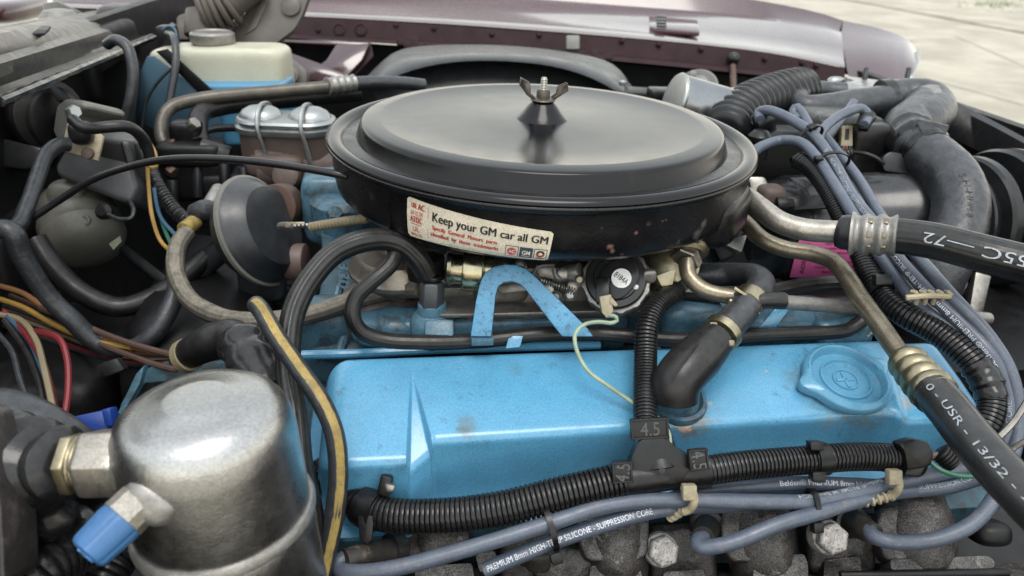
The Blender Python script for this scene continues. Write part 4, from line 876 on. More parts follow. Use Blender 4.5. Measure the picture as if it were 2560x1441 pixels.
for px, py in ((1370, 722), (1432, 716), (1408, 684)): t.part('pivot_screw', G().lathe(V(px, py, .628), -CF, [(.005, 0), (.005, .003), (.003, .004)], 14), STEEL)
for k, (px, py, d, r_) in enumerate(((1300, 668, .64, .006), (1325, 700, .632, .005), (1352, 742, .63, .006), (1390, 742, .628, .0045), (1425, 738, .628, .005), (1448, 700, .622, .004))):
    t.part('boss', G().lathe(V(px, py, d), -CF, [(r_, -.01), (r_, .004), (r_ * .7, .005), (r_ * .6, .003)], 16), [CARB, STEEL, BRON][k % 3])
sp = VP([(1352, 700, .626), (1440, 730, .626)]); hx = []
for i in range(200):
    p, tt = sp.at(sp.L * i / 200); x_, y_, _ = basis(tt, UP); a = i / 200 * 2 * pi * 14; hx.append(p + (x_ * cos(a) + y_ * sin(a)) * .0032)
t.part('return_spring', sweep(G(), Path(hx, .002), .0006, 6, ds=.0012), STEEL)
t.part('gasket_lip', G().box(V(1345, 752, .655), (.19, .05, .004)), CARB, bevel=.001)
t.part('float_bowl', G().sup(V(1250, 690, .655), (.05, .05, .035), e=.4), CARB, disp=.001)
t.part('side_tube', G().cyl(V(1408, 690, .635), V(1452, 678, .625), .0075, 18), CARB)
t = Thing('choke_housing', 'round black choke cover with a white number sticker', 'choke', V(1545, 770, .61))
cn = (-CF * .93 - EX * .18 + UP * .3).normalized(); cc = V(1540, 700, .617)
n = 72
g = G(); rows = []
for r_, h_ in ((.022, -.02), (.0275, -.019), (.0285, -.002), (.0275, 0), (.024, .0005)):
    x, y, z = basis(cn, CX); rows.append([cc + (x * cos(2 * pi * i / n) + y * sin(2 * pi * i / n)) * (r_ + (.0012 * max(0, sin(i / n * 2 * pi * 12)) if r_ > .027 else 0)) + z * h_ for i in range(n)])
g.strip(rows, True); t.part('housing', g, CARB)
t.part('cover', G().lathe(cc, cn, [(.0255, -.001), (.0255, .003), (.024, .0045), (.019, .0045), (.018, .0055), (.004, .0055)], 56), SHROUD)
x, y, z = basis(cn, CX); 
t.part('raised_boss', G().prism([cc + z * .004 + (x * a + y * b) for a, b in [(float(p.x), float(p.y)) for p in roundpoly([(-.012, -.017), (.004, -.019), (.020, -.002), (.018, .014), (.004, .018), (-.014, .006)], .008)]], z * .004), SHROUD, bevel=.0008)
sc = cc + z * .0087 + x * .0045 + y * -.001
t.part('sticker', G().lathe(sc, z, [(.0082, -.0008), (.0082, .0002)], 36), WPAP)
a_ = radians(-40); X = x * cos(a_) - (z.cross(x)) * 0 
X = (CX * cos(a_) + CU * sin(a_)); X = (X - z * X.dot(z)).normalized(); Y = z.cross(X)
t.part('lettering', txt_map(G(), '8184A', lambda a, b, w_: sc + X * (a - w_ / 2) * .0049 + Y * (b - .35) * .0066 + z * .0006), INKB)
for a, b in ((.014, .012), (-.012, -.013), (.016, -.008)): t.part('screw', G().lathe(cc + x * a + y * b + z * .0045, z, [(.0022, 0), (.0022, .0012), (.001, .0016)], 12), CHROME)
t.part('plug_socket', G().box(cc + x * -.010 + y * -.012 + z * .010 - CX * .001, (.011, .020, .012), (x, y, z)), PLAST, bevel=.001)
t.part('side_lug', G().sup(V(1622, 690, .612), (.012, .008, .012), e=.6), CARB)
t = Thing('choke_connector', 'tan plastic push connector hanging below the choke cover', 'connector', V(1525, 790, .59))
t.part('shell', facebox([(1498, 742), (1528, 736), (1534, 780), (1518, 796), (1505, 782)], .592, .010), TANP, bevel=.001)
t.part('latch', facebox([(1528, 742), (1545, 762), (1540, 768), (1524, 758)], .591, .006), TANP, bevel=.0006)
solo('choke_wire', 'thin pale green wire looping from tan connector to the blue cover', 'wire',
     sweep(G(), VP([(1515, 790, .594), (1536, 790, .592), (1545, 800, .592), (1530, 808, .592), (1500, 805, .590), (1460, 812, .587), (1438, 835, .583), (1440, 870, .580), (1468, 925, .576), (1520, 965, .574), (1590, 1012, .570), (1650, 1050, .553), (1672, 1085, .54), (1675, 1120, .535)]), .0017, 8), WGRN)
t = Thing('zinc_fuel_filter', 'yellow passivated cylindrical valve lying left of the blue bracket', 'valve', V(1170, 710, .625))
fa = (CX * .96 + CF * .12 + CU * -.06).normalized()
t.part('can', G().lathe(V(1122, 672, .612), fa, [(.010, -.003), (.013, -.002), (.0145, .001), (.013, .004), (.013, .010), (.0170, .011), (.0178, .013), (.0175, .026), (.019, .0275), (.0185, .0285), (.0165, .029), (.0165, .0345), (.0185, .036), (.012, .037)], 44), ZINC)
t.part('front_cup', G().lathe(V(1118, 655, .615), fa, [(.006, -.002), (.009, 0), (.009, .004), (.004, .006)], 28), CHROME)
t.part('outlet', G().cyl(V(1225, 675, .625), V(1265, 672, .63), .007), CARB)
t = Thing('vacuum_break', 'gold coloured vacuum break cup right of the choke cover', 'vacuum break', V(1650, 700, .63))
t.part('cup', G().lathe(V(1668, 660, .66), (CX * -.35 - CF * .8 + UP * .2).normalized(), [(.026, -.02), (.027, -.006), (.0285, -.002), (.0285, 0), (.026, .002), (.022, .012), (.01, .016)], 44), BRASS)
t.part('nut', G().hexa(V(1712, 655, .635), V(1722, 640, .64), .013), ALUD)
t.part('inlet', G().lathe(V(1724, 636, .64), (CX * .2 + CU * .9 - CF * -.4), [(.013, 0), (.016, .003), (.016, .007), (.013, .010), (.015, .013), (.012, .018)], 28), BRASS)
t.part('bracket', facebox([(1640, 690), (1690, 672), (1682, 712), (1655, 718)], .628, .002), BRASS, bevel=.0005)
solo('carb_fuel_pipe', 'grey brown metal fuel pipe curving from the gold nut to the clamp', 'pipe', sweep(G(), VP([(1716, 650, .633), (1722, 690, .628), (1760, 725, .622), (1830, 742, .618), (1880, 748, .615), (1960, 752, .625)]), .0068, 14), BRON)
solo('black_capped_pipe', 'black rubber end cap on the pipe beside the breather hose clamp', 'cap', sweep(G(), VP([(1878, 756, .605), (1920, 752, .607), (1958, 752, .610)]), lambda q: .0062 + min(.0012, q * .05), 16, cap=.6), RUB)
solo('long_grey_pipe', 'long light grey pipe running right from the black end cap', 'pipe', sweep(G(), VP([(1950, 755, .625), (2140, 770, .66), (2300, 782, .69), (2420, 793, .71), (2470, 797, .72)]), .0062, 12), ALUW)
solo('ribbed_vacuum_hose', 'ribbed black hose passing right behind the bronzed pipe', 'hose', sweep(G(), VP([(1640, 725, .66), (1800, 735, .66), (1930, 728, .67), (2020, 712, .69), (2150, 705, .72)]), .0068, 20, prof=lambda a: 1 + .05 * cos(a * 10)), RUB)
# ================================================================ breather hose with elbow
t = Thing('breather_hose', 'black breather hose bending down from behind the clamp', 'hose', V(1850, 740, .62))
t.part('hose', sweep(G(), VP([(1735, 690, .70), (1830, 690, .69), (1885, 695, .665), (1902, 715, .64), (1885, 745, .622), (1870, 762, .61)]), .0125, 18), RUBG)
t.part('grey_sleeve', sweep(G(), VP([(1874, 755, .613), (1835, 800, .598), (1788, 850, .585)]), .0128, 20), RUBG)
t.part('elbow', sweep(G(), VP([(1792, 846, .584), (1752, 888, .574), (1710, 930, .565), (1690, 960, .563), (1686, 995, .566)]), lambda q: .0150 + .0036 * min(1, q / .025), 28), RUB)
t.part('mould_line', sweep(G(), VP([(1746, 855, .558), (1716, 895, .547), (1688, 930, .542), (1668, 962, .540)]), .0008, 6), PLASTG)
for a, b in (((1812, 825, .590), (1800, 838, .587)), ((1786, 852, .584), (1780, 860, .583))):
    t.part('spring_clamp', sweep(G(), VP([a, b], .001), .0158, 28), BRASS)
t.part('clamp_ear', G().box(V(1818, 858, .572), (.010, .005, .006), (CX, CU, CF)), BRON, bevel=.001); t.part('clamp_ear', G().box(V(1782, 812, .580), (.006, .004, .006), (CX, CU, CF)), BRON, bevel=.001)
t.part('upper_clamp', sweep(G(), VP([(1880, 744, .617), (1864, 764, .610)], .001), .0138, 24), BRASS)
for px, py in ((1850, 730), (1838, 760), (1882, 775)): t.part('clamp_ear', G().box(V(px, py, .603), (.012, .0025, .004), ((CX * .8 - CU * .5).normalized(), (CU * .8 + CX * .5).normalized(), CF)), BRASS, bevel=.0006)
gr = FP(*fuv(1690, 1003), .0)
t.part('grommet', G().lathe(gr, FN, [(.0235, -.002), (.0245, .002), (.0235, .005), (.0205, .006), (.018, .003)], 40), BLUE2)
# ================================================================ conduit tee and looms
t = Thing('conduit_tee', 'black moulded three way conduit junction marked 45', 'junction', V(1640, 1240, .545))
Pt = Path([V(1540, 1200, .537), V(1640, 1190, .538), V(1765, 1172, .542)])
t.part('barrel', sweep(G(), Pt, lambda q: .0128 + .0012 * cos(q / Pt.L * 2 * pi), 28, cap=.1), PLAST)
t.part('branch', sweep(G(), VP([(1648, 1175, .540), (1638, 1120, .545), (1628, 1070, .552)], .002), lambda q: .0165 - .10 * min(q, .035), 26, cap=.1), PLAST)
t.part('fillet', facebox(roundpoly([(1570, 1165), (1598, 1100), (1664, 1095), (1700, 1128), (1745, 1150), (1700, 1210), (1600, 1215)], 14), .527, .012), PLAST, bevel=.003)
def tag45(c, X, Y, Z, w_, h_, nm='size_tab', ang=0):
    o_ = t.part(nm, G().box(c, (w_, h_, .005), (X, Y, Z)), PLAST, bevel=.0009)
    for s_ in (-1, 1): t.part('rim', G().box(c + X * s_ * (w_ / 2 - .001) + Z * .0028, (.0014, h_, .0012), (X, Y, Z)), PLAST, parent=o_, bevel=.0003); t.part('rim', G().box(c + Y * s_ * (h_ / 2 - .001) + Z * .0028, (w_, .0014, .0012), (X, Y, Z)), PLAST, parent=o_, bevel=.0003)
    a = radians(ang); X2 = X * cos(a) + Y * sin(a); Y2 = Y * cos(a) - X * sin(a)
    g = txt_map(G(), '4.5', lambda x, y, ww: c + X2 * (x - ww / 2) * .0118 + Y2 * (y - .35) * .0135 + Z * .0030, bold=.005)
    t.part('embossed_lettering', g, mat('paler_raised_plastic', (.05, .05, .052), .4, bump=.1), parent=o_)  # raised digits use a paler plastic than the tab
Xr = (CX * .998 + CU * .06).normalized(); Yr = (CU - Xr * CU.dot(Xr)).normalized(); Zr = Xr.cross(Yr)
tag45(V(1623, 1071, .530), Xr, Yr, Zr, .0275, .0150); tag45(V(1555, 1180, .520), (CX + CU * .08).normalized(), (CU - CX * .08).normalized(), -CF, .0145, .0150, ang=78); tag45(V(1745, 1148, .524), (CX + CU * .1).normalized(), (CU - CX * .1).normalized(), -CF, .014, .0150, ang=-85)
t.part('pin_hole', G().lathe(V(1655, 1176, .5212), -CF, [(.0022, 0), (.0022, .0004)], 14), INKB)
def loom(name, label, pts, r, pitch, m_=LOOM, amp=.16, n=22, slit=True):
    P_ = VP(pts); tt = Thing(name, label, 'conduit', P_.at(P_.L / 2)[0]); f = corr(r, pitch, amp)
    tt.part('conduit', sweep(G(), P_, f, n, ds=pitch / 7.), m_, ang=50); tt.P = P_; return tt
LA = loom('wire_conduit', 'ribbed black wire conduit running left below the blue cover', [(800, 1180, .585), (850, 1225, .56), (900, 1262, .542), (960, 1286, .533), (1100, 1290, .528), (1250, 1272, .526), (1400, 1235, .528), (1560, 1198, .534)], .0125, .0036)
LB = loom('wire_conduit', 'ribbed black wire conduit running right from the junction', [(1760, 1178, .540), (1850, 1165, .544), (2000, 1152, .552), (2150, 1142, .560), (2290, 1148, .568)], .0108, .00315)
LC = loom('wire_conduit', 'ribbed black conduit standing upright from junction to carburettor', [(1615, 1072, .545), (1613, 1000, .562), (1614, 900, .588), (1618, 820, .600), (1640, 765, .615), (1690, 730, .64)], .0093, .0031)
for s_ in (0, 1):
    pass
# clips on the looms
def band(tt, P_, q, w_, r, m_, nm='clip_band', n=24):
    return tt.part(nm, sweep(G(), P_, r, n, q - w_ / 2, q + w_ / 2, ds=.001, cap=.08), m_)
t = Thing('conduit_clip', 'black plastic strap clip around the left conduit', 'clip', V(925, 1300, .53))
q = LA.P.near(925, 1270); band(t, LA.P, q, .014, .0146, PLAST)
t.part('tail', facebox([(893, 1290), (935, 1290), (930, 1350), (918, 1365), (898, 1350)], .522, .004), PLAST, bevel=.001)
t.part('catch', facebox([(940, 1235), (952, 1188), (980, 1195), (978, 1232), (968, 1248)], .530, .008), PLAST, bevel=.0015)
t.part('catch_hook', facebox([(962, 1210), (988, 1215), (982, 1232), (965, 1230)], .526, .006), STEEL, bevel=.001)
t = Thing('conduit_clip', 'black plastic clip at the middle of the right conduit', 'clip', V(2045, 1200, .55))
q = LB.P.near(2045, 1150); band(t, LB.P, q, .0105, .0125, PLAST)
t.part('top_tab', facebox([(2026, 1106), (2060, 1106), (2062, 1128), (2028, 1128)], .54, .01), PLAST, bevel=.001)
t.part('bottom_tab', facebox([(2032, 1182), (2066, 1180), (2066, 1208), (2034, 1208)], .54, .01), PLAST, bevel=.001)
t = Thing('conduit_clip', 'wide black angular clip at the right end of the conduit', 'clip', V(2300, 1180, .56))
q = LB.P.near(2285, 1148); band(t, LB.P, q, .009, .0135, PLAST)
t.part('collar', facebox([(2248, 1112), (2288, 1100), (2325, 1108), (2336, 1135), (2330, 1165), (2308, 1172), (2270, 1178), (2262, 1130)], .548, .014), PLAST, bevel=.002)
t.part('tail', facebox([(2270, 1170), (2315, 1165), (2300, 1195), (2262, 1188)], .55, .008), PLAST, bevel=.001)
t = Thing('black_plug', 'black ribbed plug with brown leads beside the right clip', 'plug', V(2370, 1150, .56))
t.part('shell', sweep(G(), VP([(2350, 1130, .56), (2385, 1160, .56)]), corr(.008, .003, .25), 16, ds=.0005, flat=.7), PLAST)
t.part('lead', sweep(G(), VP([(2325, 1140, .562), (2358, 1138, .56)]), .003, 8), WBRN)
solo('green_lead', 'thin dark green wire emerging below the right end clip', 'wire', sweep(G(), VP([(2325, 1155, .556), (2350, 1175, .552), (2400, 1190, .55), (2460, 1190, .55)]), .0019, 8), WGR2)
# ================================================================ plug wires
def wire(label, pts, r=.0052, texts=(), group='slate grey plug wires', name='plug_wire', m_=WIRE, cat='plug wire', n=16):
    P_ = VP(pts); tt = Thing(name, label, cat, P_.at(P_.L / 2)[0], group); tt.part('wire', sweep(G(), P_, lambda q: r * (1 + .035 * noise.noise(Vector((q * 45, len(label), 3)))), n), m_); tt.P = P_
    for (s_, px, py, h, kw) in texts:
        kw = dict(kw); mm = kw.pop('m', WINK); tt.part('lettering', txt_tube(G(), s_, P_, r, P_.near(px, py), h, **kw), mm)
    return tt
W1 = wire('plug wire hooked round the lower left boot, upper of the pair', [(872, 1392, .518), (848, 1404, .516), (846, 1422, .512), (880, 1431, .508), (980, 1422, .506), (1100, 1392, .508), (1250, 1348, .512), (1400, 1300, .518), (1500, 1268, .524), (1600, 1253, .530), (1700, 1251, .535), (1870, 1254, .543), (2030, 1254, .550), (2117, 1239, .556), (2223, 1211, .564), (2398, 1172, .578), (2480, 1150, .59)], .0056)
W2 = wire('plug wire printed with white words, lower of the front pair', [(1211, 1426, .522), (1292, 1392, .522), (1398, 1350, .525), (1503, 1314, .530), (1609, 1283, .536), (1700, 1268, .543), (1820, 1263, .556), (1950, 1250, .568), (2100, 1240, .574), (2240, 1228, .576), (2363, 1219, .578), (2450, 1196, .588)], .0056,
          [('PREMIUM 8mm HIGH-TEMP SILICONE - SUPPRESSION CORE', 1222, 1424, .0058, dict(length=.1235)), ('SUPPRESSION CORE', 2285, 1224, .0052, dict(length=.0505, m=WINKD, phi=.4))])
W3 = wire('plug wire with white print passing under the conduit clip', [(1640, 1262, .560), (1730, 1234, .560), (1871, 1218, .562), (2012, 1209, .566), (2117, 1212, .572), (2205, 1216, .58), (2300, 1212, .59), (2420, 1180, .60)], .0056,
          [('Belden® PREMIUM 8mm HIGH-TEMP', 1948, 1216, .0056, dict(length=.092, phi=.15))])
W1.part('lettering', txt_tube(G(), 'Belden® PREMIUM 8mm HIGH', W1.P, .0056, W1.P.near(2200, 1218), .005, rev=True, length=.072, bold=.01, phi=-.75), WINKD)
W4 = wire('plug wire curving out of the centre spark plug boot', [(1760, 1345, .552), (1744, 1352, .545), (1748, 1368, .540), (1790, 1366, .536), (1836, 1355, .535), (1941, 1313, .538), (2029, 1287, .544), (2117, 1260, .552), (2223, 1233, .566), (2330, 1222, .585)], .0056)
W5 = wire('plug wire bowing out of the right spark plug boot', [(2170, 1318, .562), (2182, 1340, .552), (2215, 1353, .546), (2290, 1356, .545), (2363, 1342, .545), (2433, 1308, .548), (2479, 1256, .556), (2515, 1180, .57), (2540, 1100, .575), (2543, 1010, .58), (2520, 920, .585), (2462, 830, .595), (2380, 742, .61), (2300, 650, .65), (2215, 560, .70), (2140, 440, .78), (2060, 340, .86)], .0056)
W6 = wire('plug wire running diagonally down with printed words, middle of bundle', [(1900, 300, .86), (1897, 282, .87), (1915, 276, .86), (1960, 290, .84), (2030, 335, .81), (2080, 400, .77), (2130, 490, .72), (2180, 555, .685), (2240, 640, .655), (2320, 730, .62), (2400, 805, .605), (2470, 880, .59), (2515, 960, .585), (2520, 1060, .58), (2490, 1150, .58)], .0058,
          [('8mm HIGH-TEMP SILICONE - SUPPRESSION', 2068, 385, .0062, dict(length=.125, m=WINKD)), ('Belden® PREMIUM 8mm HIGH-TEMP SILICONE', 2515, 905, .0052, dict(rev=True, length=.13, phi=.3)), ('CORE', 2520, 1060, .005, dict(rev=True, length=.018, m=WINKD))])
W7 = wire('plug wire arching low from behind the air cleaner rim', [(1880, 384, .80), (1905, 366, .81), (1950, 352, .82), (2000, 356, .80), (2040, 392, .775), (2085, 460, .735), (2140, 550, .69), (2200, 640, .665), (2260, 720, .64), (2330, 790, .62), (2420, 850, .605), (2470, 900, .60)], .0056)
W8 = wire('pale plug wire arching right above the ignition connector', [(2160, 312, .86), (2170, 290, .87), (2155, 273, .87), (2120, 280, .86), (2080, 303, .845), (2048, 340, .825), (2052, 372, .80)], .0056)
W9 = wire('short plug wire rising behind the tan ignition connector', [(2135, 256, .93), (2110, 290, .91), (2080, 330, .88), (2062, 350, .86)], .0052)
W10 = wire('plug wire dropping from the left distributor boot', [(1995, 300, .88), (1982, 282, .89), (1990, 268, .89), (2004, 282, .885), (2025, 318, .86), (2040, 340, .84)], .0052)
# boots
BT = 'spark plug boots'
def boot(label, pts, rf, shell=True):
    P_ = VP(pts, .001); tt = Thing('plug_boot', label, 'boot', P_.at(0)[0], BT); tt.part('boot', sweep(G(), P_, rf, 22), BOOT); tt.P = P_; return tt
b = boot('dirty black boot at the lower left end of the plug wires', [(1000, 1370, .55), (950, 1384, .537), (900, 1392, .522), (862, 1402, .515)], lambda q: .0105 - .05 * min(q, .06)); b.part('cuff', sweep(G(), b.P, .0125, 22, 0, .009), RUB)
b = boot('short black boot pointing at the viewer in the centre', [(1775, 1300, .60), (1768, 1320, .58), (1758, 1345, .560)], lambda q: .0125 - .09 * min(q, .05)); b.part('cuff', sweep(G(), b.P, .0155, 22, 0, .008), RUB); b.part('cuff', sweep(G(), b.P, .0138, 22, .014, .02), RUB)
b = boot('long black ribbed boot left of the bowed plug wire', [(2095, 1288, .60), (2125, 1303, .585), (2160, 1322, .567), (2185, 1336, .556)], lambda q: .0125 - .10 * min(q, .06)); b.part('cuff', sweep(G(), b.P, .0150, 22, 0, .009), RUB); b.part('cuff', sweep(G(), b.P, .0132, 22, .014, .018), RUB)
for lab, a, c in (('black distributor boot above the left loop of wire', (1890, 310, .87), (1925, 300, .885)), ('black distributor boot behind the pale wire loop', (2030, 300, .90), (2045, 330, .91)), ('black distributor boot right of the tan connector', (2150, 320, .87), (2170, 292, .875))):
    b = Thing('distributor_boot', lab, 'boot', V(*a), 'distributor boots'); b.part('boot', sweep(G(), VP([a, ((a[0] + c[0]) / 2, (a[1] + c[1]) / 2 - 3, a[2]), c]), .0095, 16), PLASTG)
# ties
def tie(name, label, P_, px, py, r, m_, head=(0, 0), group=None, off=(0, 0, 0), w_=.004):
    q = P_.near(px, py); p, tt_ = P_.at(q); T_ = Thing(name, label, 'cable tie', p, group)
    x, y, z = basis(tt_, -CF); g = G(); rows = []
    c = p + CX * off[0] + CU * off[1]; ax_, ay_ = r if isinstance(r, tuple) else (r, r)
    for hh, rr in ((-w_ / 2, 0), (-w_ / 2, .0014), (w_ / 2, .0014), (w_ / 2, 0), (-w_ / 2, 0)):
        rows.append([c + x * cos(2 * pi * i / 32) * (ax_ + rr) + y * sin(2 * pi * i / 32) * (ay_ + rr) + z * hh for i in range(32)])
    T_.part('band', G().strip(rows, True), m_)
    hc = V(px + head[0], py + head[1], (c - CAM).dot(CF) - .006)
    h = T_.part('head', G().box(hc, (.008, .008, .007), (x.cross(z) if False else y, z, x)), m_, bevel=.001)
    return T_
tie('cable_tie', 'black cable tie around the two front plug wires', W1.P, 1368, 1310, (.008, .0135), PLAST, (22, 85), off=(0.002, -.004))
tie('cable_tie', 'black cable tie at the middle crossing of plug wires', W1.P, 2032, 1256, (.008, .0125), PLAST, (10, 62), off=(0, -.004))
tie('cable_tie', 'black cable tie on the upper plug wire bundle near the distributor', W6.P, 2025, 332, (.010, .014), PLAST, (4, -12), off=(0, -.003))
tie('cable_tie', 'second black cable tie lower on the diagonal wire bundle', W6.P, 2082, 402, (.010, .016), PLAST, (-36, -2))
def spring_clip(label, px, py, d, tail):
    T_ = Thing('wire_retainer', label, 'retainer', V(px, py, d), 'tan saw tooth wire retainers')
    T_.part('loop', sweep(G(), VP([(px - 10, py - 25, d), (px + 12, py - 28, d - .004), (px + 20, py, d - .008), (px + 8, py + 25, d - .002), (px - 8, py + 30, d)]), .003, 10), TANP)
    T_.part('head', G().box(V(px + 6, py - 20, d - .007), (.010, .011, .008), (CX, CU, CF)), TANP, bevel=.0012)
    T_.part('serrated_tail', sweep(G(), VP(tail), lambda q: .0028 + .0014 * (1 if (q / .005) % 1 < .55 else -.3), 10, ds=.0008), TANP)
spring_clip('tan retainer looped over the wires left of centre', 1716, 1250, .530, [(1710, 1272, .535), (1690, 1285, .54), (1676, 1292, .545)])
spring_clip('tan retainer looped over the wires near the right end', 2228, 1212, .556, [(2232, 1238, .556), (2205, 1246, .556), (2165, 1255, .556), (2145, 1258, .556)])
T_ = Thing('wire_comb', 'tan coiled wire separator on the diagonal wire bundle', 'wire comb', V(2320, 740, .60))
for k in range(5): T_.part('tooth', sweep(G(), VP([(2276 + k * 21, 752 - k * 2, .618), (2282 + k * 21, 728 - k * 0, .608), (2294 + k * 21, 736, .606), (2290 + k * 21, 760, .612)]), .0018, 8), TANP)
T_.part('bar', sweep(G(), VP([(2265, 745, .605), (2320, 740, .603), (2375, 742, .607)]), .0024, 8), TANP)
# ================================================================ exhaust manifold and bolts
t = Thing('exhaust_manifold', 'rusty pitted iron exhaust manifold along the bottom edge', 'exhaust manifold', V(1750, 1500, .60))
def lump(px, py, d, sx, sy, sz, e=.6, dp=.004, nm='casting', ax=None):
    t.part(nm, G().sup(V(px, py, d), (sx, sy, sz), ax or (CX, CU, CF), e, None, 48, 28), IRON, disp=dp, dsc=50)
def port(px, d, r, pad=True, dx=12):
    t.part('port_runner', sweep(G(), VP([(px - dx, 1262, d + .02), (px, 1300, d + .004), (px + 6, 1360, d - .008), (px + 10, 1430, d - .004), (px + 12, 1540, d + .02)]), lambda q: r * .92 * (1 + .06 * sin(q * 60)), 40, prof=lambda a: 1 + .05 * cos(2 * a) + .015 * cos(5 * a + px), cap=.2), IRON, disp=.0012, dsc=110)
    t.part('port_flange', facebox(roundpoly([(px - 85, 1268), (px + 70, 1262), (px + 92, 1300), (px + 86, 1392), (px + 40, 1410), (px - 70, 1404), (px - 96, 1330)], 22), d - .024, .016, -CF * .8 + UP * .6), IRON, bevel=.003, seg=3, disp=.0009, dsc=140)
for px, d, r in ((1085, .595, .024), (1535, .590, .027), (1895, .594, .029), (2285, .600, .031)): port(px, d, r)
for pts, d, th in (([(1885, 1392), (2012, 1384), (2020, 1412), (2022, 1470), (1880, 1470)], .562, .02), ([(2225, 1398), (2470, 1388), (2490, 1402), (2484, 1422), (2228, 1426)], .566, .02), ([(2232, 1432), (2500, 1430), (2510, 1480), (2232, 1480)], .556, .03),
                   ([(1475, 1415), (1600, 1408), (1612, 1480), (1470, 1480)], .560, .02), ([(1188, 1388), (1236, 1376), (1256, 1420), (1200, 1432)], .556, .02), ([(1040, 1416), (1180, 1408), (1190, 1480), (1030, 1480)], .556, .02),
                   ([(1660, 1430), (1760, 1424), (1770, 1480), (1655, 1480)], .566, .02), ([(2060, 1400), (2150, 1392), (2160, 1480), (2060, 1480)], .575, .02)):
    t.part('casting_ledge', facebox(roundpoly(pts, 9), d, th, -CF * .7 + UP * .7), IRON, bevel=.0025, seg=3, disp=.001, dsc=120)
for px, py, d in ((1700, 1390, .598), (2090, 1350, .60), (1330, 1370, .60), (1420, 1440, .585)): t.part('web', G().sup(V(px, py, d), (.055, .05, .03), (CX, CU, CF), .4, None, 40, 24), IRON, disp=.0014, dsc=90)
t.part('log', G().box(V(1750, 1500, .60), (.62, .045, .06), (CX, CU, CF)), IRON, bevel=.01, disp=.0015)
g = G(); txt_map(g, 'KHD', lambda x, y, w_: V(1530, 1340, .560) + CX * (x - w_ / 2) * .014 + CU * (y - .3) * .016 - CF * .001 * 0, bold=.02)
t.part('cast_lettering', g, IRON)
hb = Thing('manifold_bolt', 'corroded grey hex bolt left of centre on the exhaust manifold', 'bolt', V(1652, 1372, .565), 'corroded manifold bolts')
bn = (-CF * .95 + CU * .2 + CX * .05).normalized(); c = V(1654, 1376, .565)
hb.part('washer', G().lathe(c, bn, [(.0125, -.012), (.0135, -.004), (.0125, 0), (.01, .001)], 28), BOLT, disp=.0003)
hb.part('head', G().lathe(c, bn, [(.0116, -.002), (.0120, .001), (.0120, .0075), (.0112, .0090), (.0100, .0098), (.0085, .0096), (.004, .0092)], 6, CX * .9 + CU * .3), BOLT, ang=20, bevel=.0006, disp=.0003, dsc=300)
hb2 = copytree(hb.o, Matrix.Translation(V(2071, 1340, .560)), 'corroded grey hex bolt under the centre cable tie'); 
t = Thing('oily_pipe', 'thin dark rod lying along the lower right manifold edge', 'rod', V(2300, 1440, .56)); t.part('rod', G().cyl(V(2100, 1438, .56), V(2520, 1432, .56), .003), DARK)
t = Thing('knock_sensor', 'brown dirty sensor body behind the front cable tie', 'sensor', V(1340, 1400, .56)); t.part('body', G().sup(V(1345, 1395, .552), (.02, .018, .02), e=.6), BOOT, disp=.001); t.part('hex', G().hexa(V(1310, 1395, .56), V(1330, 1392, .555), .008), BOOT)
solo('oval_stub', 'grey oval rubber stub in the right foreground', 'stub', G().sup(V(2470, 1330, .60), (.03, .02, .03), (CX, CU, CF), .7), DARK)
# ================================================================ accumulator
t = Thing('accumulator_can', 'brushed aluminium can with domed top and welded band', 'accumulator', V(560, 1500, .44))
AO = V(508, 1072, .402); AXa = (UP * 1.0 + CX * -.075 + CF * .03).normalized(); R = .0482
AO = AO + AXa * .005; ap = [(.004, .0155), (.0155, .0154), (.0180, .0149), (.0200, .0139), (.030, .0126), (.037, .0104), (.0418, .0070), (.0451, .0020), (.0472, -.0045), (.0482, -.012), (.0484, -.0150), (.0484, -.055), (.0484, -.0605)]
t.part('dome', G().lathe(AO, AXa, ap, 96), ALU, ang=60)
t.part('weld_band', G().lathe(AO, AXa, [(.0478, -.0600), (.0500, -.0606), (.0512, -.0625), (.0512, -.0660), (.0500, -.0675), (.0478, -.068)], 96), ALUW, disp=.0004, dsc=160)
t.part('lower_can', G().lathe(AO, AXa, [(.0478, -.0665), (.0488, -.069), (.0492, -.08), (.0488, -.13), (.045, -.14), (.02, -.145)], 96), ALU)
# inlet fitting (hex aluminium + brass nut)
fa_, fb_ = V(318, 1155, .392), V(216, 1158, .392); fd = (fb_ - fa_).normalized()
t.part('weld_collar', G().lathe(fa_ - fd * .014, fd, [(.0195, 0), (.0205, .006), (.0190, .0125), (.017, .015)], 30), ALUW, disp=.0004, dsc=200)
t.part('hex_fitting', G().hexa(fa_ - fd * .002, fb_ + fd * .0005, .0192, 6, UP + CX * .1), ALUD, bevel=.0012, ang=25)
t.part('thread', G().lathe(fb_, fd, [(.0145, 0), (.015, .001), (.0145, .002), (.015, .003), (.0145, .004)], 30), BRASS)
t.part('brass_nut', G().hexa(fb_ + fd * .003, fb_ + fd * .0098, .0172, 6, UP + CX * .3), BRASS, bevel=.001, ang=25)
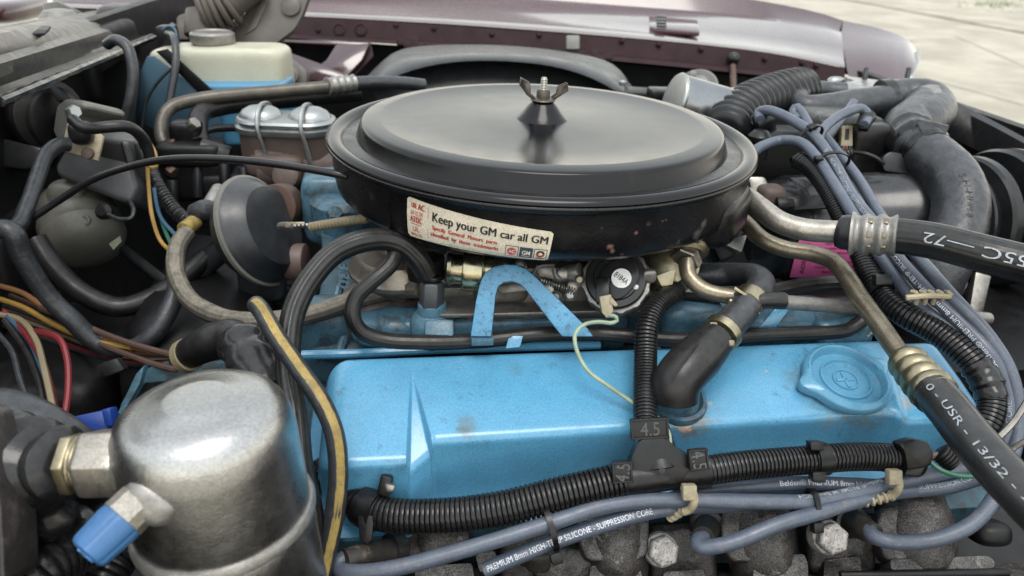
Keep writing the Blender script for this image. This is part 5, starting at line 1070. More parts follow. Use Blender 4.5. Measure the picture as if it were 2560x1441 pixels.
# service port with blue cap
pa, pb = V(372, 1235, .372), V(215, 1388, .352); pdn = (pb - pa).normalized()
t.part('port_boss', G().sup(V(388, 1246, .371), (.030, .022, .024), ((CX * .8 - CU * .6).normalized(), (CU * .8 + CX * .6).normalized(), -CF), .8), ALUW, disp=.0005, dsc=200)
t.part('port_collar', G().lathe(pa + pdn * .004, pdn, [(.0095, 0), (.0115, .001), (.0118, .0118), (.0105, .0125)], 12, UP), ALUD, ang=22)
n = 60; rows = []; x, y, z = basis(pdn, UP); c0 = pa + pdn * .0155; Lc = (pb - c0).length
for h_, r_ in ((0, .0085), (0.0005, .0112), (.004, .0114), (Lc - .003, .0102), (Lc - .001, .0094), (Lc, .0075)):
    rows.append([c0 + pdn * h_ + (x * cos(2 * pi * i / n) + y * sin(2 * pi * i / n)) * (r_ * (1 - (.07 if (i % 10) in (4, 5) and .0009 < h_ < Lc - .002 else 0))) for i in range(n)])
g = G().strip(rows, True); g.f.append(tuple(range(len(g.v) - n, len(g.v)))); bc = t.part('blue_cap', g, BCAP, ang=25)
g = G()
for a in (0, pi / 2): g.box(pb + pdn * .0002, (.011, .0022, .0012), (x * cos(a) + y * sin(a), y * cos(a) - x * sin(a), pdn))
t.part('end_cross', g, mat('light_blue_plastic', (.09, .24, .52), .4, bump=.05), parent=bc); t.part('centre_dimple', G().lathe(pb + pdn * .0008, pdn, [(.0014, 0), (.0014, .0003)], 12), INKN, parent=bc)
# taped hose to the left of the can
t = Thing('taped_suction_hose', 'black tape wrapped suction fitting left of the can', 'taped hose', V(60, 1200, .41))
t.part('wrap', sweep(G(), Path([fb_ + fd * .010, V(95, 1165, .40), V(40, 1150, .41), V(-60, 1140, .43)]), lambda q: .0175 + .007 * min(1, q / .03) + .0022 * sin(q * 420), 30), TAPE, disp=.0018, dsc=55)
t.part('lower_wrap', sweep(G(), VP([(100, 1200, .40), (125, 1290, .41), (200, 1330, .43), (330, 1300, .46)]), lambda q: .013 + .002 * sin(q * 300), 20), TAPE, disp=.0022, dsc=70)
t = Thing('black_bracket_post', 'dusty black curved bracket post at the left edge', 'bracket', V(0, 1440, .36))
t.part('post', facebox(roundpoly([(-200, 1010), (-62, 1030), (-35, 1150), (0, 1260), (10, 1470), (-200, 1470)], 30), .372, .022, -CF - CX * .2), mat('dusty_black_metal', (.014, .013, .013), .36, var=.4, vs=30, dust=((.14, .12, .11), .3), dirt=((.06, .05, .05), .4, 60), bump=.6), bevel=.006, seg=4)
solo('grey_suction_hose', 'broad grey hose curving in from the left edge', 'hose', sweep(G(), VP([(-80, 1035, .47), (20, 1040, .46), (110, 1080, .455), (190, 1140, .46), (230, 1250, .48), (260, 1400, .5)]), .0165, 24), RUBG)
solo('corrugated_foreground_duct', 'ribbed black duct in the bottom left corner', 'duct', sweep(G(), VP([(40, 1500, .40), (110, 1420, .41), (190, 1375, .43), (290, 1340, .46)]), corr(.015, .0042, .14), 22, ds=.0006), LOOM, ang=50)
solo('corrugated_lower_duct', 'second ribbed black duct under the blue capped port', 'duct', sweep(G(), VP([(230, 1500, .44), (290, 1400, .455), (350, 1330, .48)]), corr(.013, .004, .14), 22, ds=.0006), LOOM, ang=50)
t = Thing('blue_plastic_clip', 'dark blue plastic clip behind the brass fitting', 'clip', V(230, 1070, .50))
t.part('body', facebox([(180, 1042), (268, 1023), (276, 1072), (190, 1082)], .50, .018, -CF + UP * .4), DBLUE, bevel=.001)
t.part('tab', facebox([(252, 1025), (274, 1022), (280, 1066), (262, 1068)], .495, .01), DBLUE, bevel=.001)
# ================================================================ hoses in front of the engine, left of centre
def stripehose(name, label, pts, r, m_, prof=None, n=20):
    P_ = VP(pts); tt = Thing(name, label, 'hose', P_.at(P_.L / 2)[0]); rf_ = lambda q: r * (1 + .05 * noise.noise(Vector((q * 30, len(pts), r * 1000))) + .02 * noise.noise(Vector((q * 120, 7, r * 1000)))); tt.part('hose', sweep(G(), P_, rf_, n, prof=prof), m_, ang=60); tt.P = P_; return tt
rib = lambda a: 1 + .035 * cos(a * 12)
YH = stripehose('striped_hose', 'black hose with yellow paint stripe draped left of the cover', [(640, 762, .565), (652, 775, .555), (690, 840, .535), (745, 920, .52), (800, 1000, .51), (835, 1080, .505), (846, 1180, .505), (836, 1290, .505), (815, 1390, .505), (800, 1460, .505)], .0068, RUBG)
n = 100; rows = []
for i in range(n + 1):
    q = YH.P.L * (.02 + .97 * i / n); p, tt_ = YH.P.at(q); c = CAM - p; c = (c - tt_ * c.dot(tt_)).normalized(); b = c.cross(tt_)
    w0 = .42 + .06 * noise.noise(Vector((q * 200, 0, 0))); ph = .25
    rows.append([p + (c * cos(ph + a * w0) + b * sin(ph + a * w0)) * .00695 for a in (-1, -.5, 0, .5, 1)])
YH.part('yellow_stripe', G().strip(rows), YEL)
stripehose('vacuum_hose', 'thick ribbed hose arching from behind the can up to the switch', [(775, 1440, .50), (775, 1300, .505), (752, 1180, .515), (738, 1040, .53), (722, 940, .545), (722, 850, .555), (738, 770, .565), (775, 700, .575), (835, 635, .585), (900, 605, .59), (965, 600, .60), (1010, 615, .605), (1045, 648, .61), (1070, 690, .618)], .0090, RUB, rib, 48)
stripehose('vacuum_hose', 'dusty beige hose hanging in a loop below the round servo', [(468, 582, .735), (445, 615, .72), (440, 680, .70), (470, 745, .685), (530, 785, .67), (610, 803, .655), (700, 800, .65), (800, 780, .65), (900, 745, .65), (980, 725, .65), (1050, 722, .635)], .0083, RUBT, rib, 40)
stripehose('vacuum_hose', 'thin ribbed hose making a loop and running behind the cover', [(990, 632, .605), (975, 665, .598), (930, 705, .592), (890, 745, .590), (882, 790, .59), (905, 830, .595), (960, 850, .60), (1060, 856, .605), (1200, 852, .615), (1350, 836, .622), (1500, 835, .628), (1700, 850, .632), (1900, 838, .645), (2050, 832, .655), (2120, 824, .655), (2155, 803, .655)], .0062, RUB, rib, 36)
stripehose('vacuum_hose', 'black hose drooping from the left edge behind the beige loop', [(-10, 572, .66), (30, 580, .66), (55, 640, .67), (120, 740, .69), (180, 800, .70), (250, 862, .71), (320, 875, .71), (380, 840, .71), (430, 760, .72), (445, 700, .73)], .0090, RUBG)
stripehose('vacuum_hose', 'upper black hose sagging beneath the grey canister', [(90, 600, .76), (130, 660, .76), (200, 730, .76), (290, 768, .77), (370, 750, .78), (450, 700, .79), (520, 640, .80)], .0105, RUB)
stripehose('vacuum_hose', 'grey hose bending down from the tan mounting plate', [(172, 362, .752), (150, 362, .745), (118, 385, .735), (95, 440, .72), (70, 510, .70), (40, 568, .68), (0, 575, .665), (-40, 560, .65)], .0072, RUBG)
stripehose('vacuum_hose', 'grey hose hooking over the cowl edge and hanging down', [(268, 112, .86), (290, 100, .85), (318, 118, .845), (332, 170, .845), (328, 240, .85), (312, 305, .86)], .0062, RUBG)
stripehose('vacuum_hose', 'black hose arching over the wiper motor to the connector', [(182, 300, .75), (215, 322, .735), (270, 318, .735), (320, 318, .745), (360, 350, .765), (378, 410, .78)], .0058, RUB)
stripehose('black_cable', 'thin glossy black cable sweeping across to the air cleaner', [(60, 560, .70), (150, 500, .70), (230, 450, .69), (320, 418, .68), (430, 398, .66), (560, 398, .65), (700, 412, .64), (860, 440, .63), (900, 452, .64)], .0034, SHROUD)
solo('ribbed_loom_sleeve', 'short ribbed black conduit below the yellow wires', 'conduit', sweep(G(), VP([(378, 430, .84), (400, 475, .82), (440, 530, .81), (478, 560, .80)]), corr(.0085, .004, .15), 20, ds=.0006), LOOM, ang=50)
for lab, pts, m_ in (('yellow wire bunched above the ribbed sleeve', [(375, 360, .80), (388, 385, .80), (388, 420, .80), (370, 415, .80)], WYEL), ('amber wire dropping from the sleeve toward the beige hose', [(368, 410, .81), (372, 470, .81), (380, 540, .80), (400, 600, .80), (430, 632, .79)], WYEL), ('blue wire beside the amber wire', [(385, 470, .81), (400, 540, .81), (440, 590, .80)], WBLU), ('teal wire inside the bundle under the sleeve', [(388, 500, .815), (410, 570, .81), (428, 612, .80)], WGR2)):
    solo('loose_wire', lab, 'wire', sweep(G(), VP(pts), .0022, 8), m_)
# multi coloured wires lower left
ws = [('orange wire, topmost of the left edge bundle', [(-10, 712, .78), (60, 735, .76), (120, 775, .74), (200, 820, .72), (300, 860, .70), (420, 885, .66), (470, 890, .64)], WORG),
      ('yellow wire under the topmost orange one at the left edge', [(-10, 745, .77), (60, 770, .75), (140, 815, .73), (230, 852, .71), (330, 870, .69)], WYEL),
      ('dark brown wire crossing to the black boot', [(100, 770, .74), (200, 810, .715), (300, 850, .69), (400, 880, .66), (465, 895, .64)], WBRN),
      ('brown wire beside the dark brown one, left of the can', [(90, 790, .75), (190, 835, .72), (300, 880, .69), (390, 912, .66), (440, 925, .645)], WBRN),
      ('tan wire curving down at the left edge', [(-10, 785, .70), (50, 800, .69), (90, 850, .67), (110, 920, .65), (128, 1000, .63), (135, 1040, .62)], WTAN),
      ('bright red wire arching over and down near the blue clip', [(55, 832, .69), (100, 830, .675), (150, 850, .66), (168, 900, .65), (170, 980, .635), (160, 1050, .62)], WRED),
      ('dark red wire inside the left wire fan', [(10, 780, .70), (60, 830, .685), (100, 890, .665), (125, 960, .65), (140, 1030, .63)], WRED),
      ('slate wire at the far left of the fan', [(-10, 830, .69), (30, 880, .675), (50, 950, .655), (72, 1010, .64)], RUBG),
      ('black wire falling beside the tan one', [(10, 800, .69), (60, 870, .675), (95, 950, .65), (108, 1020, .63)], RUB),
      ('blue grey wire in the wire fan', [(20, 790, .695), (80, 860, .68), (110, 950, .66), (118, 1030, .635)], WBLU)]
for lab, pts, m_ in ws: solo('loose_wire', lab, 'wire', sweep(G(), VP(pts), .0028, 8), m_, group='coloured wires at the left edge')
for k in range(9):
    o_ = k * 9
    solo('harness_wire', ['topmost', 'second', 'third', 'fourth', 'middle fifth', 'sixth', 'seventh', 'eighth', 'lowest'][k] + ' of the nine dim wires fanning across the left harness', 'wire', sweep(G(), VP([(-20, 720 + o_ * 1.2, .80), (100, 770 + o_, .77), (230, 830 + o_ * .8, .73), (330, 868 + o_ * .6, .70), (460, 888 + k * 2, .65)]), .0026, 7), [WBRN, RUB, WORG, RUBG, WBRN, WTAN, RUB, WRED, RUBG][k], group='dim wires of the left harness')
# black boot where harness enters
t = Thing('harness_boot', 'black leathery rubber boot above the aluminium can', 'boot', V(600, 900, .60))
t.part('sleeve', sweep(G(), VP([(462, 890, .62), (520, 860, .605), (575, 845, .60), (612, 868, .585)]), lambda q: .0125 + .003 * min(1, q / .04), 24), RUB)
t.part('bellows', sweep(G(), VP([(598, 850, .592), (620, 890, .575), (650, 940, .56), (670, 985, .55)]), lambda q: .0185 + .001 * sin(q * 250), 26, flat=.8), TAPE, disp=.0008, dsc=60)
t.part('tape_ring', sweep(G(), VP([(462, 892, .62), (474, 886, .617)], .001), .0145, 20), WTAN)
# dark bits lower left: blue bracket and engine mount
t = Thing('blue_lower_bracket', 'shaded blue bracket plate beneath the wire harness', 'bracket', V(330, 980, .66))
t.part('plate', facebox([(300, 1010), (345, 930), (420, 900), (640, 905), (620, 940), (360, 960), (290, 1080)], .66, .01), BLUE3, bevel=.002)
t.part('edge', facebox([(338, 935), (362, 910), (350, 960), (290, 1065), (284, 1050)], .655, .02), BLUE2, bevel=.002)
t.part('clip', facebox([(235, 915), (290, 895), (312, 925), (262, 945)], .65, .01), PLASTG, bevel=.002)
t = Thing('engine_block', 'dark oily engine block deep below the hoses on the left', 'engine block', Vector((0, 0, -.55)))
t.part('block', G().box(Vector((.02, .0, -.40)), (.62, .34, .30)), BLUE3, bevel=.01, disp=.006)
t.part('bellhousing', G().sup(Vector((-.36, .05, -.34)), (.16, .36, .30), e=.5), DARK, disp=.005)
t = Thing('heater_box', 'black plastic heater box deep at the left of the bay', 'heater box', V(80, 760, .95))
t.part('case', G().sup(V(60, 720, .98), (.12, .22, .22), e=.25), PLASTG, disp=.002)
t.part('lower_case', G().sup(V(180, 960, .80), (.14, .20, .12), e=.3), DARK, disp=.003)
t = Thing('steering_shaft', 'dark steel rod slanting below the grey canister', 'rod', V(380, 660, .85)); t.part('rod', G().cyl(V(310, 625, .86), V(425, 715, .80), .006), PLASTG)
t.part('joint', G().sup(V(700, 740, .84), (.05, .04, .03), e=.6), DARK); t.part('lower_rod', G().cyl(V(560, 690, .86), V(800, 740, .83), .010), DARK)
solo('pink_brown_cylinder', 'small pinkish brown cylinder seen right of the round servo', 'cylinder', G().cyl(V(716, 655, .80), V(766, 655, .80), .020), mat('pink_brown_paint', (.12, .08, .07), .5))
# ================================================================ right side: compressor, hoses, label
t = Thing('ac_compressor', 'long black cylindrical compressor at the right of the engine', 'compressor', V(2150, 720, .85))
A, B = V(1905, 560, .80), V(2440, 590, .93)
cax = (B - A).normalized(); Rm = .062
A = V(1900, 600, .83); B = A + EX * .0
cax = (EX * .97 + EY * .1).normalized()
A = V(1925, 575, .865)
Lb = .215
prf = [(.030, -.012), (.050, -.010), (.057, -.004), (.058, .012), (.060, .014), (.0625, .020), (.0625, Lb - .05), (.0645, Lb - .048), (.0645, Lb - .040), (.0625, Lb - .038), (.0625, Lb - .012), (.066, Lb - .008), (.066, Lb), (.05, Lb + .004)]
CMP = mat('glossy_black_compressor_paint', (.012, .0125, .014), .24, var=.4, vs=18, dust=((.2, .2, .2), .10), dirt=((.06, .06, .06), .12, 40), bump=.12, bs=300)
cb = t.part('body', G().lathe(A, cax, prf, 72, UP), CMP, ang=50)
cl = A + cax * (Lb + .012)
CL2 = PLASTG
t.part('clutch', G().lathe(cl, cax, [(.030, -.01), (.068, -.008), (.071, -.003), (.071, .002), (.069, .004), (.069, .012), (.073, .014), (.073, .018), (.071, .020), (.066, .024), (.062, .034), (.075, .036), (.078, .040), (.078, .050), (.07, .056), (.03, .058)], 72, UP), CL2, ang=35)
t.part('front_pad', facebox([(1935, 492), (2010, 485), (2080, 484), (2080, 520), (1960, 528), (1940, 515)], .795, .006, -CF + UP * .4), PLASTG, bevel=.003)
t.part('stud', sweep(G(), VP([(1940, 512, .785), (1965, 512, .785), (1982, 510, .785)]), lambda q: .008 - .2 * max(0, q - .008), 14), PLASTG)
t.part('lower_mount', G().sup(V(2050, 760, .86), (.18, .05, .04), e=.3), DARK)
# pink label wrapped on the body
def cmap(px, py, R_):
    r = ray(px, py); d_ = r - cax * r.dot(cax); oc_ = CAM - A; oc_ = oc_ - cax * oc_.dot(cax)
    a = d_.dot(d_); b = 2 * d_.dot(oc_); c = oc_.dot(oc_) - R_ * R_; dd = b * b - 4 * a * c
    return CAM + r * ((-b - sqrt(max(0, dd))) / (2 * a))
LC_ = [(2000, 590), (2232, 590), (2238, 688), (1974, 694)]
def lmap(u, v_, lift=0):
    x = (LC_[0][0] * (1 - u) + LC_[1][0] * u) * (1 - v_) + (LC_[3][0] * (1 - u) + LC_[2][0] * u) * v_
    y = (LC_[0][1] * (1 - u) + LC_[1][1] * u) * (1 - v_) + (LC_[3][1] * (1 - u) + LC_[2][1] * u) * v_
    return cmap(x, y, .0630 + lift)
t.part('label', G().strip([[lmap(i / 16, j / 8) for i in range(17)] for j in range(9)]), PINK, parent=cb)
def ltext(s_, x, y, h, w_, rot=False):
    vs, fs, tw_ = textgeo(s_, .01)
    f = (lambda a, b: lmap(x + b * h, y - a / tw_ * w_, .0004)) if rot else (lambda a, b: lmap(x + a / tw_ * w_, y - b * h, .0004))
    t.part('lettering', G().add([f(a, b) for a, b in vs], fs), INKP, parent=cb)
ltext('ADD OIL', .09, .90, -.06 * -1, .75, True) if False else None
vs, fs, tw_ = textgeo('ADD OIL', .02)
t.part('lettering', G().add([lmap(.125 - (1 - b) * .0 - .055 + (b) * -.0 + (.055 - b * .055), .93 - a / tw_ * .75, .0004) for a, b in vs], fs), INKP, parent=cb)
for k, (s_, x, w_) in enumerate((('Este compresor contiene la cantidad', .30, .64), ('se debe ajustar la cantidad para que', .28, .68), ('una aplicacion especifica. Consulte', .32, .62), ('carga de aceite', .55, .25), ('Ce compresseur contient la quantite', .34, .60), ('Vous devrez ajuster la quantite pour', .22, .74), ('fournir la juste capacite', .30, .5))):
    ltext(s_, x, .22 + k * .115, .085, w_)
t = Thing('compressor_head', 'dark manifold block bolted at the rear of the compressor', 'manifold block', V(1820, 580, .72))
t.part('block', facebox([(1780, 540), (1850, 520), (1880, 560), (1850, 600), (1840, 640), (1800, 655), (1775, 600)], .735, .04, -CF + UP * .2), DARK, bevel=.004)
t.part('silver_pad', facebox([(1806, 600), (1870, 585), (1855, 632), (1812, 612)], .725, .008, -CF + UP * .3), ALUW, bevel=.002)
t.part('dirty_flange', facebox([(1870, 440), (1915, 440), (1940, 500), (1935, 530), (1905, 520), (1878, 480)], .80, .03), STEEL, bevel=.004, disp=.001)
t.part('lug', G().sup(V(1925, 496, .80), (.03, .03, .03), e=.6), RUST, disp=.001)
t = Thing('thick_ac_line', 'shiny aluminium line with crimped collar and ribbed hose', 'hose line', V(2200, 590, .62))
t.part('tube', sweep(G(), VP([(1830, 482, .70), (1862, 492, .69), (1900, 520, .675), (1950, 556, .66), (2010, 574, .65), (2085, 580, .64), (2120, 582, .636)]), .0098, 24), ALUD, ang=60)
t.part('sleeve', sweep(G(), VP([(2098, 578, .638), (2150, 588, .628)], .001), lambda q: .0138 + .0012 * min(1, q / .004), 30, ds=.001, prof=lambda a: 1 + .02 * cos(a * 14), cap=.25), PLASTG)
Pc = VP([(2128, 584, .631), (2240, 590, .615)], .001)
t.part('crimp_collar', sweep(G(), Pc, lambda q: .0165 + .0012 * cos(q / Pc.L * 6 * pi) + (.0012 if q < .003 else 0), 36, ds=.0008, cap=.12), ALUW)
for k in range(2):
    for j in range(3):
        q = Pc.L * (.42 + .33 * k); p, tt_ = Pc.at(q); c = (CAM - p); c = (c - tt_ * c.dot(tt_)).normalized(); b = c.cross(tt_); a = .75 - j * .75
        n_ = c * cos(a) + b * sin(a); t.part('crimp_dimple', G().box(p + n_ * .0162, (.0042, .0055, .0026), (tt_, n_.cross(tt_), n_)), BRON, bevel=.0006)
Ph = VP([(2225, 588, .618), (2330, 602, .60), (2450, 632, .58), (2600, 670, .56), (2700, 700, .54)])
t.part('ribbed_hose', sweep(G(), Ph, .0145, 60, prof=lambda a: 1 + .02 * cos(a * 20)), RUB, ang=60)
t.part('lettering', txt_tube(G(), '255C —72', Ph, .0152, Ph.near(2600, 662), .0120, rev=True, length=.080, phi=-.1), WINKD)
t = Thing('thin_ac_line', 'bronzed steel line ending in brass crimp and printed black hose', 'hose line', V(2250, 900, .58))
t.part('tube', sweep(G(), VP([(1832, 548, .73), (1850, 548, .725), (1872, 566, .715), (1905, 598, .70), (1960, 622, .69), (2030, 634, .68), (2085, 655, .665), (2115, 690, .65), (2150, 745, .63), (2200, 815, .60), (2245, 880, .575), (2275, 915, .56)]), .0078, 22), BRON, ang=60)
Pk = VP([(2262, 898, .566), (2300, 945, .545), (2342, 990, .525)], .001)
t.part('crimp', sweep(G(), Pk, lambda q: .0125 + (.0022 * abs(sin(q / Pk.L * pi * 4.2))) + .002 * q / Pk.L, 20, ds=.0006, cap=.3), BRASS)
Pq = VP([(2322, 968, .533), (2370, 1022, .51), (2440, 1110, .48), (2530, 1210, .452), (2620, 1300, .43), (2700, 1380, .41)])
t.part('black_hose', sweep(G(), Pq, .0142, 40), mat('smooth_black_hose', (.014, .014, .0145), .3, var=.3, vs=30, dust=((.14, .14, .14), .2), specks=((.4, .42, .42), -.25, 260), bump=.08, bs=300), ang=60)
t.part('lettering', txt_tube(G(), '0 - USR - 13/32 - 240', Pq, .0144, Pq.near(2335, 1000), .0068, length=.116, phi=.05), WINKD)
# upper corrugated conduit
LD = loom('wire_conduit', 'ribbed black conduit snaking down the right beside the plug wires', [(1995, 402, .80), (2030, 422, .785), (2075, 480, .75), (2115, 560, .715), (2150, 625, .69), (2175, 690, .665), (2210, 745, .645), (2265, 790, .625), (2340, 830, .61), (2410, 885, .595), (2460, 945, .585), (2480, 1010, .578), (2465, 1065, .573), (2440, 1095, .572)], .0105, .0036)
LD.part('sleeve_end', sweep(G(), VP([(2020, 395, .80), (2000, 402, .80), (1985, 410, .80)], .001), .008, 14), PLAST)
t = Thing('conduit_band', 'black tie band wrapped on the right conduit below the pink label', 'cable tie', V(2205, 730, .64)); q = LD.P.near(2200, 725); band(t, LD.P, q, .008, .0128, PLAST); t.part('head', G().box(V(2205, 700, .632), (.014, .009, .008), (CX, CU, CF)), PLAST, bevel=.001)
t = Thing('torn_tape', 'torn black tape flap over the lower right conduit', 'tape', V(2480, 980, .57)); q = LD.P.near(2462, 950); t.part('tape', sweep(G(), LD.P, lambda s_: .0118 + .0008 * sin(s_ * 800), 22, q - .012, q + .018), TAPE, disp=.001, dsc=120)
# radiator hose
t = Thing('radiator_hose', 'large grey radiator hose with crinkled black tape around it', 'radiator hose', V(2350, 600, .85))
PR = VP([(2310, 262, 1.00), (2300, 285, .97), (2268, 320, .93), (2275, 352, .90), (2320, 390, .87), (2375, 440, .84), (2400, 500, .82), (2395, 560, .81), (2375, 620, .80), (2345, 680, .79), (2320, 740, .80)])
t.part('hose', sweep(G(), PR, lambda q: .026 + .003 * min(1, q / .1), 40), RUBG, ang=60, disp=.0008, dsc=80)
t.part('top_elbow', sweep(G(), VP([(2215, 252, 1.02), (2270, 246, 1.02), (2315, 250, 1.01), (2335, 275, .985), (2310, 300, .95), (2270, 322, .93)]), .027, 36), RUBG, disp=.0006, dsc=80)
t.part('clamp', sweep(G(), VP([(2200, 254, 1.02), (2225, 251, 1.02)], .002), .029, 32), PLASTG)
t.part('silver_clamp', sweep(G(), VP([(2318, 262, 1.0), (2325, 285, .975)], .002), .0282, 36), ALUW)
q = PR.near(2300, 365)
t.part('tape', sweep(G(), PR, lambda s_: .0300 + .0012 * sin(s_ * 300), 36, q - .03, q + .018), TAPE, disp=.0028, dsc=60)
t.part('tape_flap', G().prism([V(2290, 300, .865), V(2330, 306, .86), (V(2374, 316, .86)), V(2366, 338, .855), V(2310, 345, .852)], Vector((0, .004, 0))), TAPE, bevel=.001, disp=.002, dsc=100)
t.part('hose_tail', sweep(G(), VP([(2345, 690, .80), (2310, 760, .83), (2290, 830, .86)]), .029, 28), RUBG)
g = G(); txt_tube(g, 'S-H-HHM-8', PR, .0292, PR.near(2395, 480), .010, length=.05, phi=.3); t.part('faint_lettering', g, RUB)
t = Thing('coolant_outlet', 'smooth grey moulded hose curling left of the radiator hose', 'hose', V(2080, 260, 1.0))
t.part('curl', sweep(G(), VP([(2110, 232, 1.06), (2050, 228, 1.06), (2005, 232, 1.03), (1990, 250, 1.0), (2010, 268, .985), (2070, 272, .99), (2150, 266, 1.0), (2210, 258, 1.01)]), lambda q: .014 + .010 * max(0, min(1, (q - .12) / .1)), 28), RUBG)
t.part('body', G().sup(V(2200, 290, 1.02), (.05, .06, .07), e=.6), PLASTG)
t = Thing('corrugated_air_duct', 'thick black bellows duct curving behind the air cleaner', 'duct', V(1900, 280, 1.0))
t.part('bellows', sweep(G(), VP([(1815, 330, .90), (1835, 296, .93), (1870, 268, .96), (1920, 246, 1.0), (1965, 232, 1.03), (2000, 224, 1.06)]), lambda q: .0315 - .0065 * (.5 + .5 * cos(q / .0158 * 2 * pi)) ** 1.5, 36, ds=.0012), PLASTG, ang=70)
t = Thing('silver_snorkel', 'silver grey air intake snorkel at the far edge of the cleaner', 'snorkel', V(1740, 280, .93))
sxn = (CX * .93 + CF * .25 - CU * .2).normalized(); c = V(1792, 282, .95)
t.part('tube', G().lathe(c - sxn * .06, sxn, [(.030, 0), (.033, .002), (.034, .07), (.036, .072), (.036, .08), (.032, .082)], 44), mat('satin_grey_snorkel_paint', (.22, .23, .24), .28, metal=.9, var=.15, vs=15, bump=.03))
t.part('inner_face', G().lathe(c - sxn * .062, sxn, [(.028, 0), (.028, .0015)], 40), DARK)  # dark disc painted in for the shade inside the open tube
t.part('rolled_rim', G().lathe(c - sxn * .064, sxn, [(.029, 0), (.033, .0005), (.0345, .003), (.033, .006), (.029, .006)], 44), CHROME)
t.part('rubber_ring', G().lathe(c + sxn * .020, sxn, [(.035, 0), (.039, .003), (.039, .012), (.035, .014)], 44), RUB)
t = Thing('horn', 'dusty grey horn disc behind the silver snorkel', 'horn', V(1740, 200, 1.25))
t.part('disc', G().lathe(V(1742, 222, 1.22), (-CF * .8 + CU * .2 - CX * .3).normalized(), [(.02, -.02), (.033, -.008), (.035, 0), (.032, .004), (.024, .001), (.02, .008), (.008, .012)], 40), GREYP)
t.part('terminal', G().lathe(V(1732, 186, 1.22), -CF, [(.006, 0), (.006, .004), (.003, .005)], 14), GREYP)
# distributor / coil region
t = Thing('ignition_module', 'dark boxy distributor cap with tan connector on its side', 'distributor', V(2080, 420, .90))
t.part('cap', G().sup(V(2080, 345, .95), (.10, .08, .07), e=.3), PLASTG)
t.part('side_block', G().sup(V(2145, 380, .93), (.055, .06, .08), e=.3), PLAST)
t.part('lower_block', G().sup(V(1960, 400, .92), (.12, .05, .08), e=.3), DARK)
t.part('ridge', facebox([(2050, 330), (2068, 330), (2075, 400), (2052, 400)], .905, .01), PLAST, bevel=.002)
t.part('black_knob', G().lathe(V(1898, 352, .86), UP, [(.012, -.02), (.012, 0), (.014, .001), (.014, .006), (.008, .012), (.004, .013)], 20), PLAST)
t.part('tan_connector', facebox([(2106, 314), (2132, 314), (2132, 366), (2102, 366)], .885, .012), TANP, bevel=.001)
t.part('connector_slot', facebox([(2114, 322), (2124, 322), (2122, 350), (2112, 350)], .8845, .002), BOOT)
t.part('left_tower', G().cyl(V(1915, 330, .90), V(1900, 292, .88), .013), PLASTG)
for k in range(3): t.part('lead', sweep(G(), VP([(2108 + k * 8, 366, .885), (2104 + k * 8, 384, .885), (2085 + k * 8, 396, .89)]), .002, 7), [WBRN, WRED, RUB][k])
solo('small_ribbed_sleeve', 'small ribbed sleeve with black lead below the tan connector', 'conduit', sweep(G(), VP([(2070, 395, .86), (2095, 390, .86), (2130, 382, .86)]), corr(.0062, .0035, .2), 16, ds=.0006), LOOM, ang=50)
solo('looping_lead', 'thin black lead looping right from the small ribbed sleeve', 'wire', sweep(G(), VP([(2130, 382, .86), (2160, 384, .85), (2190, 395, .845), (2210, 410, .85)]), .0022, 8), RUB)
solo('pivot_bracket', 'black bracket ear with round pivot beside the radiator hose', 'bracket', facebox(roundpoly([(2205, 395), (2225, 378), (2260, 384), (2300, 410), (2290, 440), (2210, 428)], 10), .87, .012), PLASTG, bevel=.002)
t = Thing('radiator_shroud_top', 'grey black stepped bracket plate behind the radiator hose', 'bracket', V(2200, 215, 1.15))
pl_ = [(2118, 190), (2240, 205), (2330, 222), (2348, 240), (2280, 243), (2210, 236), (2110, 222)]
t.part('plate', G().prism([V(p[0], p[1], 1.20 - (p[1] - 190) * .0032) for p in pl_], UP * -.012), mat('grey_plastic_top', (.06, .065, .068), .35, dust=((.36, .37, .38), .6), bump=.1), bevel=.003)
t.part('side', facebox([(2110, 196), (2124, 196), (2240, 232), (2235, 262), (2108, 255)], 1.16, .02), PLASTG, bevel=.003)
for px in (2160, 2266): t.part('peg', G().cyl(V(px, 205, 1.17), V(px + 6, 172, 1.175), .004), PLASTG)
for px in (2200, 2240): t.part('slot', G().lathe(V(px, 212, 1.135), UP, [(.008, 0), (.008, .002)], 16), DARK)
t.part('lamp_screw', G().sup(V(2090, 208, 1.2), (.03, .02, .02), e=.7), CHROME)
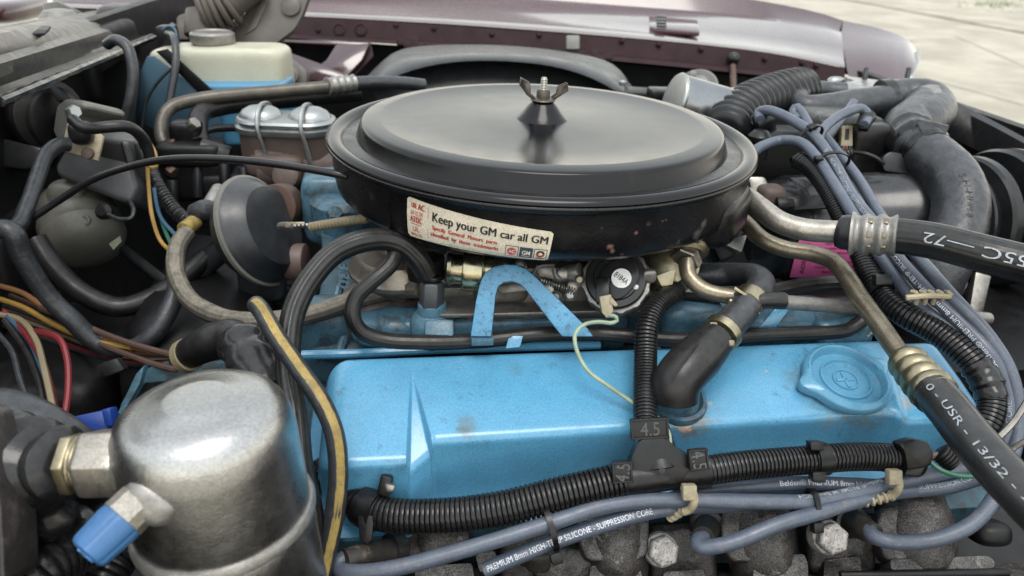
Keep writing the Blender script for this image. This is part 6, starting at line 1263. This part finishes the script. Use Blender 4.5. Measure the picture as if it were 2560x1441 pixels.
t = Thing('near_front_apron', 'long black inner apron edge sloping down at the right edge', 'apron', V(2450, 400, .95))
t.part('apron', loftlines(G(), [[(2340, 232, 1.20), (2450, 285, 1.08), (2700, 420, .90)], [(2340, 252, 1.19), (2450, 300, 1.07), (2700, 436, .89)], [(2345, 330, 1.17), (2450, 380, 1.06), (2700, 520, .88)]]), CMP)
t.part('back_panel', loftlines(G(), [[(2345, 325, 1.18), (2450, 375, 1.07), (2700, 520, .89)], [(2350, 520, 1.25), (2450, 560, 1.12), (2700, 700, .94)]]), DARK)
t = Thing('pulley_wheel', 'dark ribbed pulley behind the radiator hose at right', 'pulley', V(2500, 560, .95))
t.part('wheel', G().lathe(V(2480, 545, .96), cax, [(.03, -.01), (.085, -.008), (.088, 0), (.083, .006), (.083, .012), (.088, .018), (.088, .024), (.06, .03), (.02, .03)], 64), PLASTG)
t = Thing('belt_frame', 'dim grey folded steel frame below the crimped hose at right', 'frame', V(2440, 760, .85))
t.part('frame', facebox([(2440, 680), (2480, 690), (2460, 780), (2420, 800)], .86, .01), STEEL, bevel=.002); t.part('floor', G().box(V(2440, 800, .90), (.30, .25, .02)), DARK)
solo('lower_right_lead', 'thin steel wire hooking up behind the black printed hose', 'wire', sweep(G(), VP([(2400, 1150, .56), (2470, 1115, .55), (2530, 1060, .55), (2570, 1000, .55)]), .0024, 8), STEEL)
solo('steel_loop_wire', 'thin bent steel wire at the right edge by the hose', 'wire', sweep(G(), VP([(2500, 1160, .55), (2535, 1120, .545), (2570, 1100, .54)]), .002, 8), STEEL)
solo('red_glimpse', 'small red part glimpsed between conduit and plug wire', 'part', G().sup(V(2530, 1010, .62), (.02, .03, .03), (CX, CU, CF), .6), WRED)
solo('dip_ring', 'thin steel ring hooked at the rear right edge of the cover', 'ring', sweep(G(), VP([(2168, 842, .648), (2180, 830, .648), (2200, 832, .648), (2206, 846, .645)]), .0012, 6), STEEL)
bpy.data.meshes.update() if hasattr(bpy.data.meshes, 'update') else None
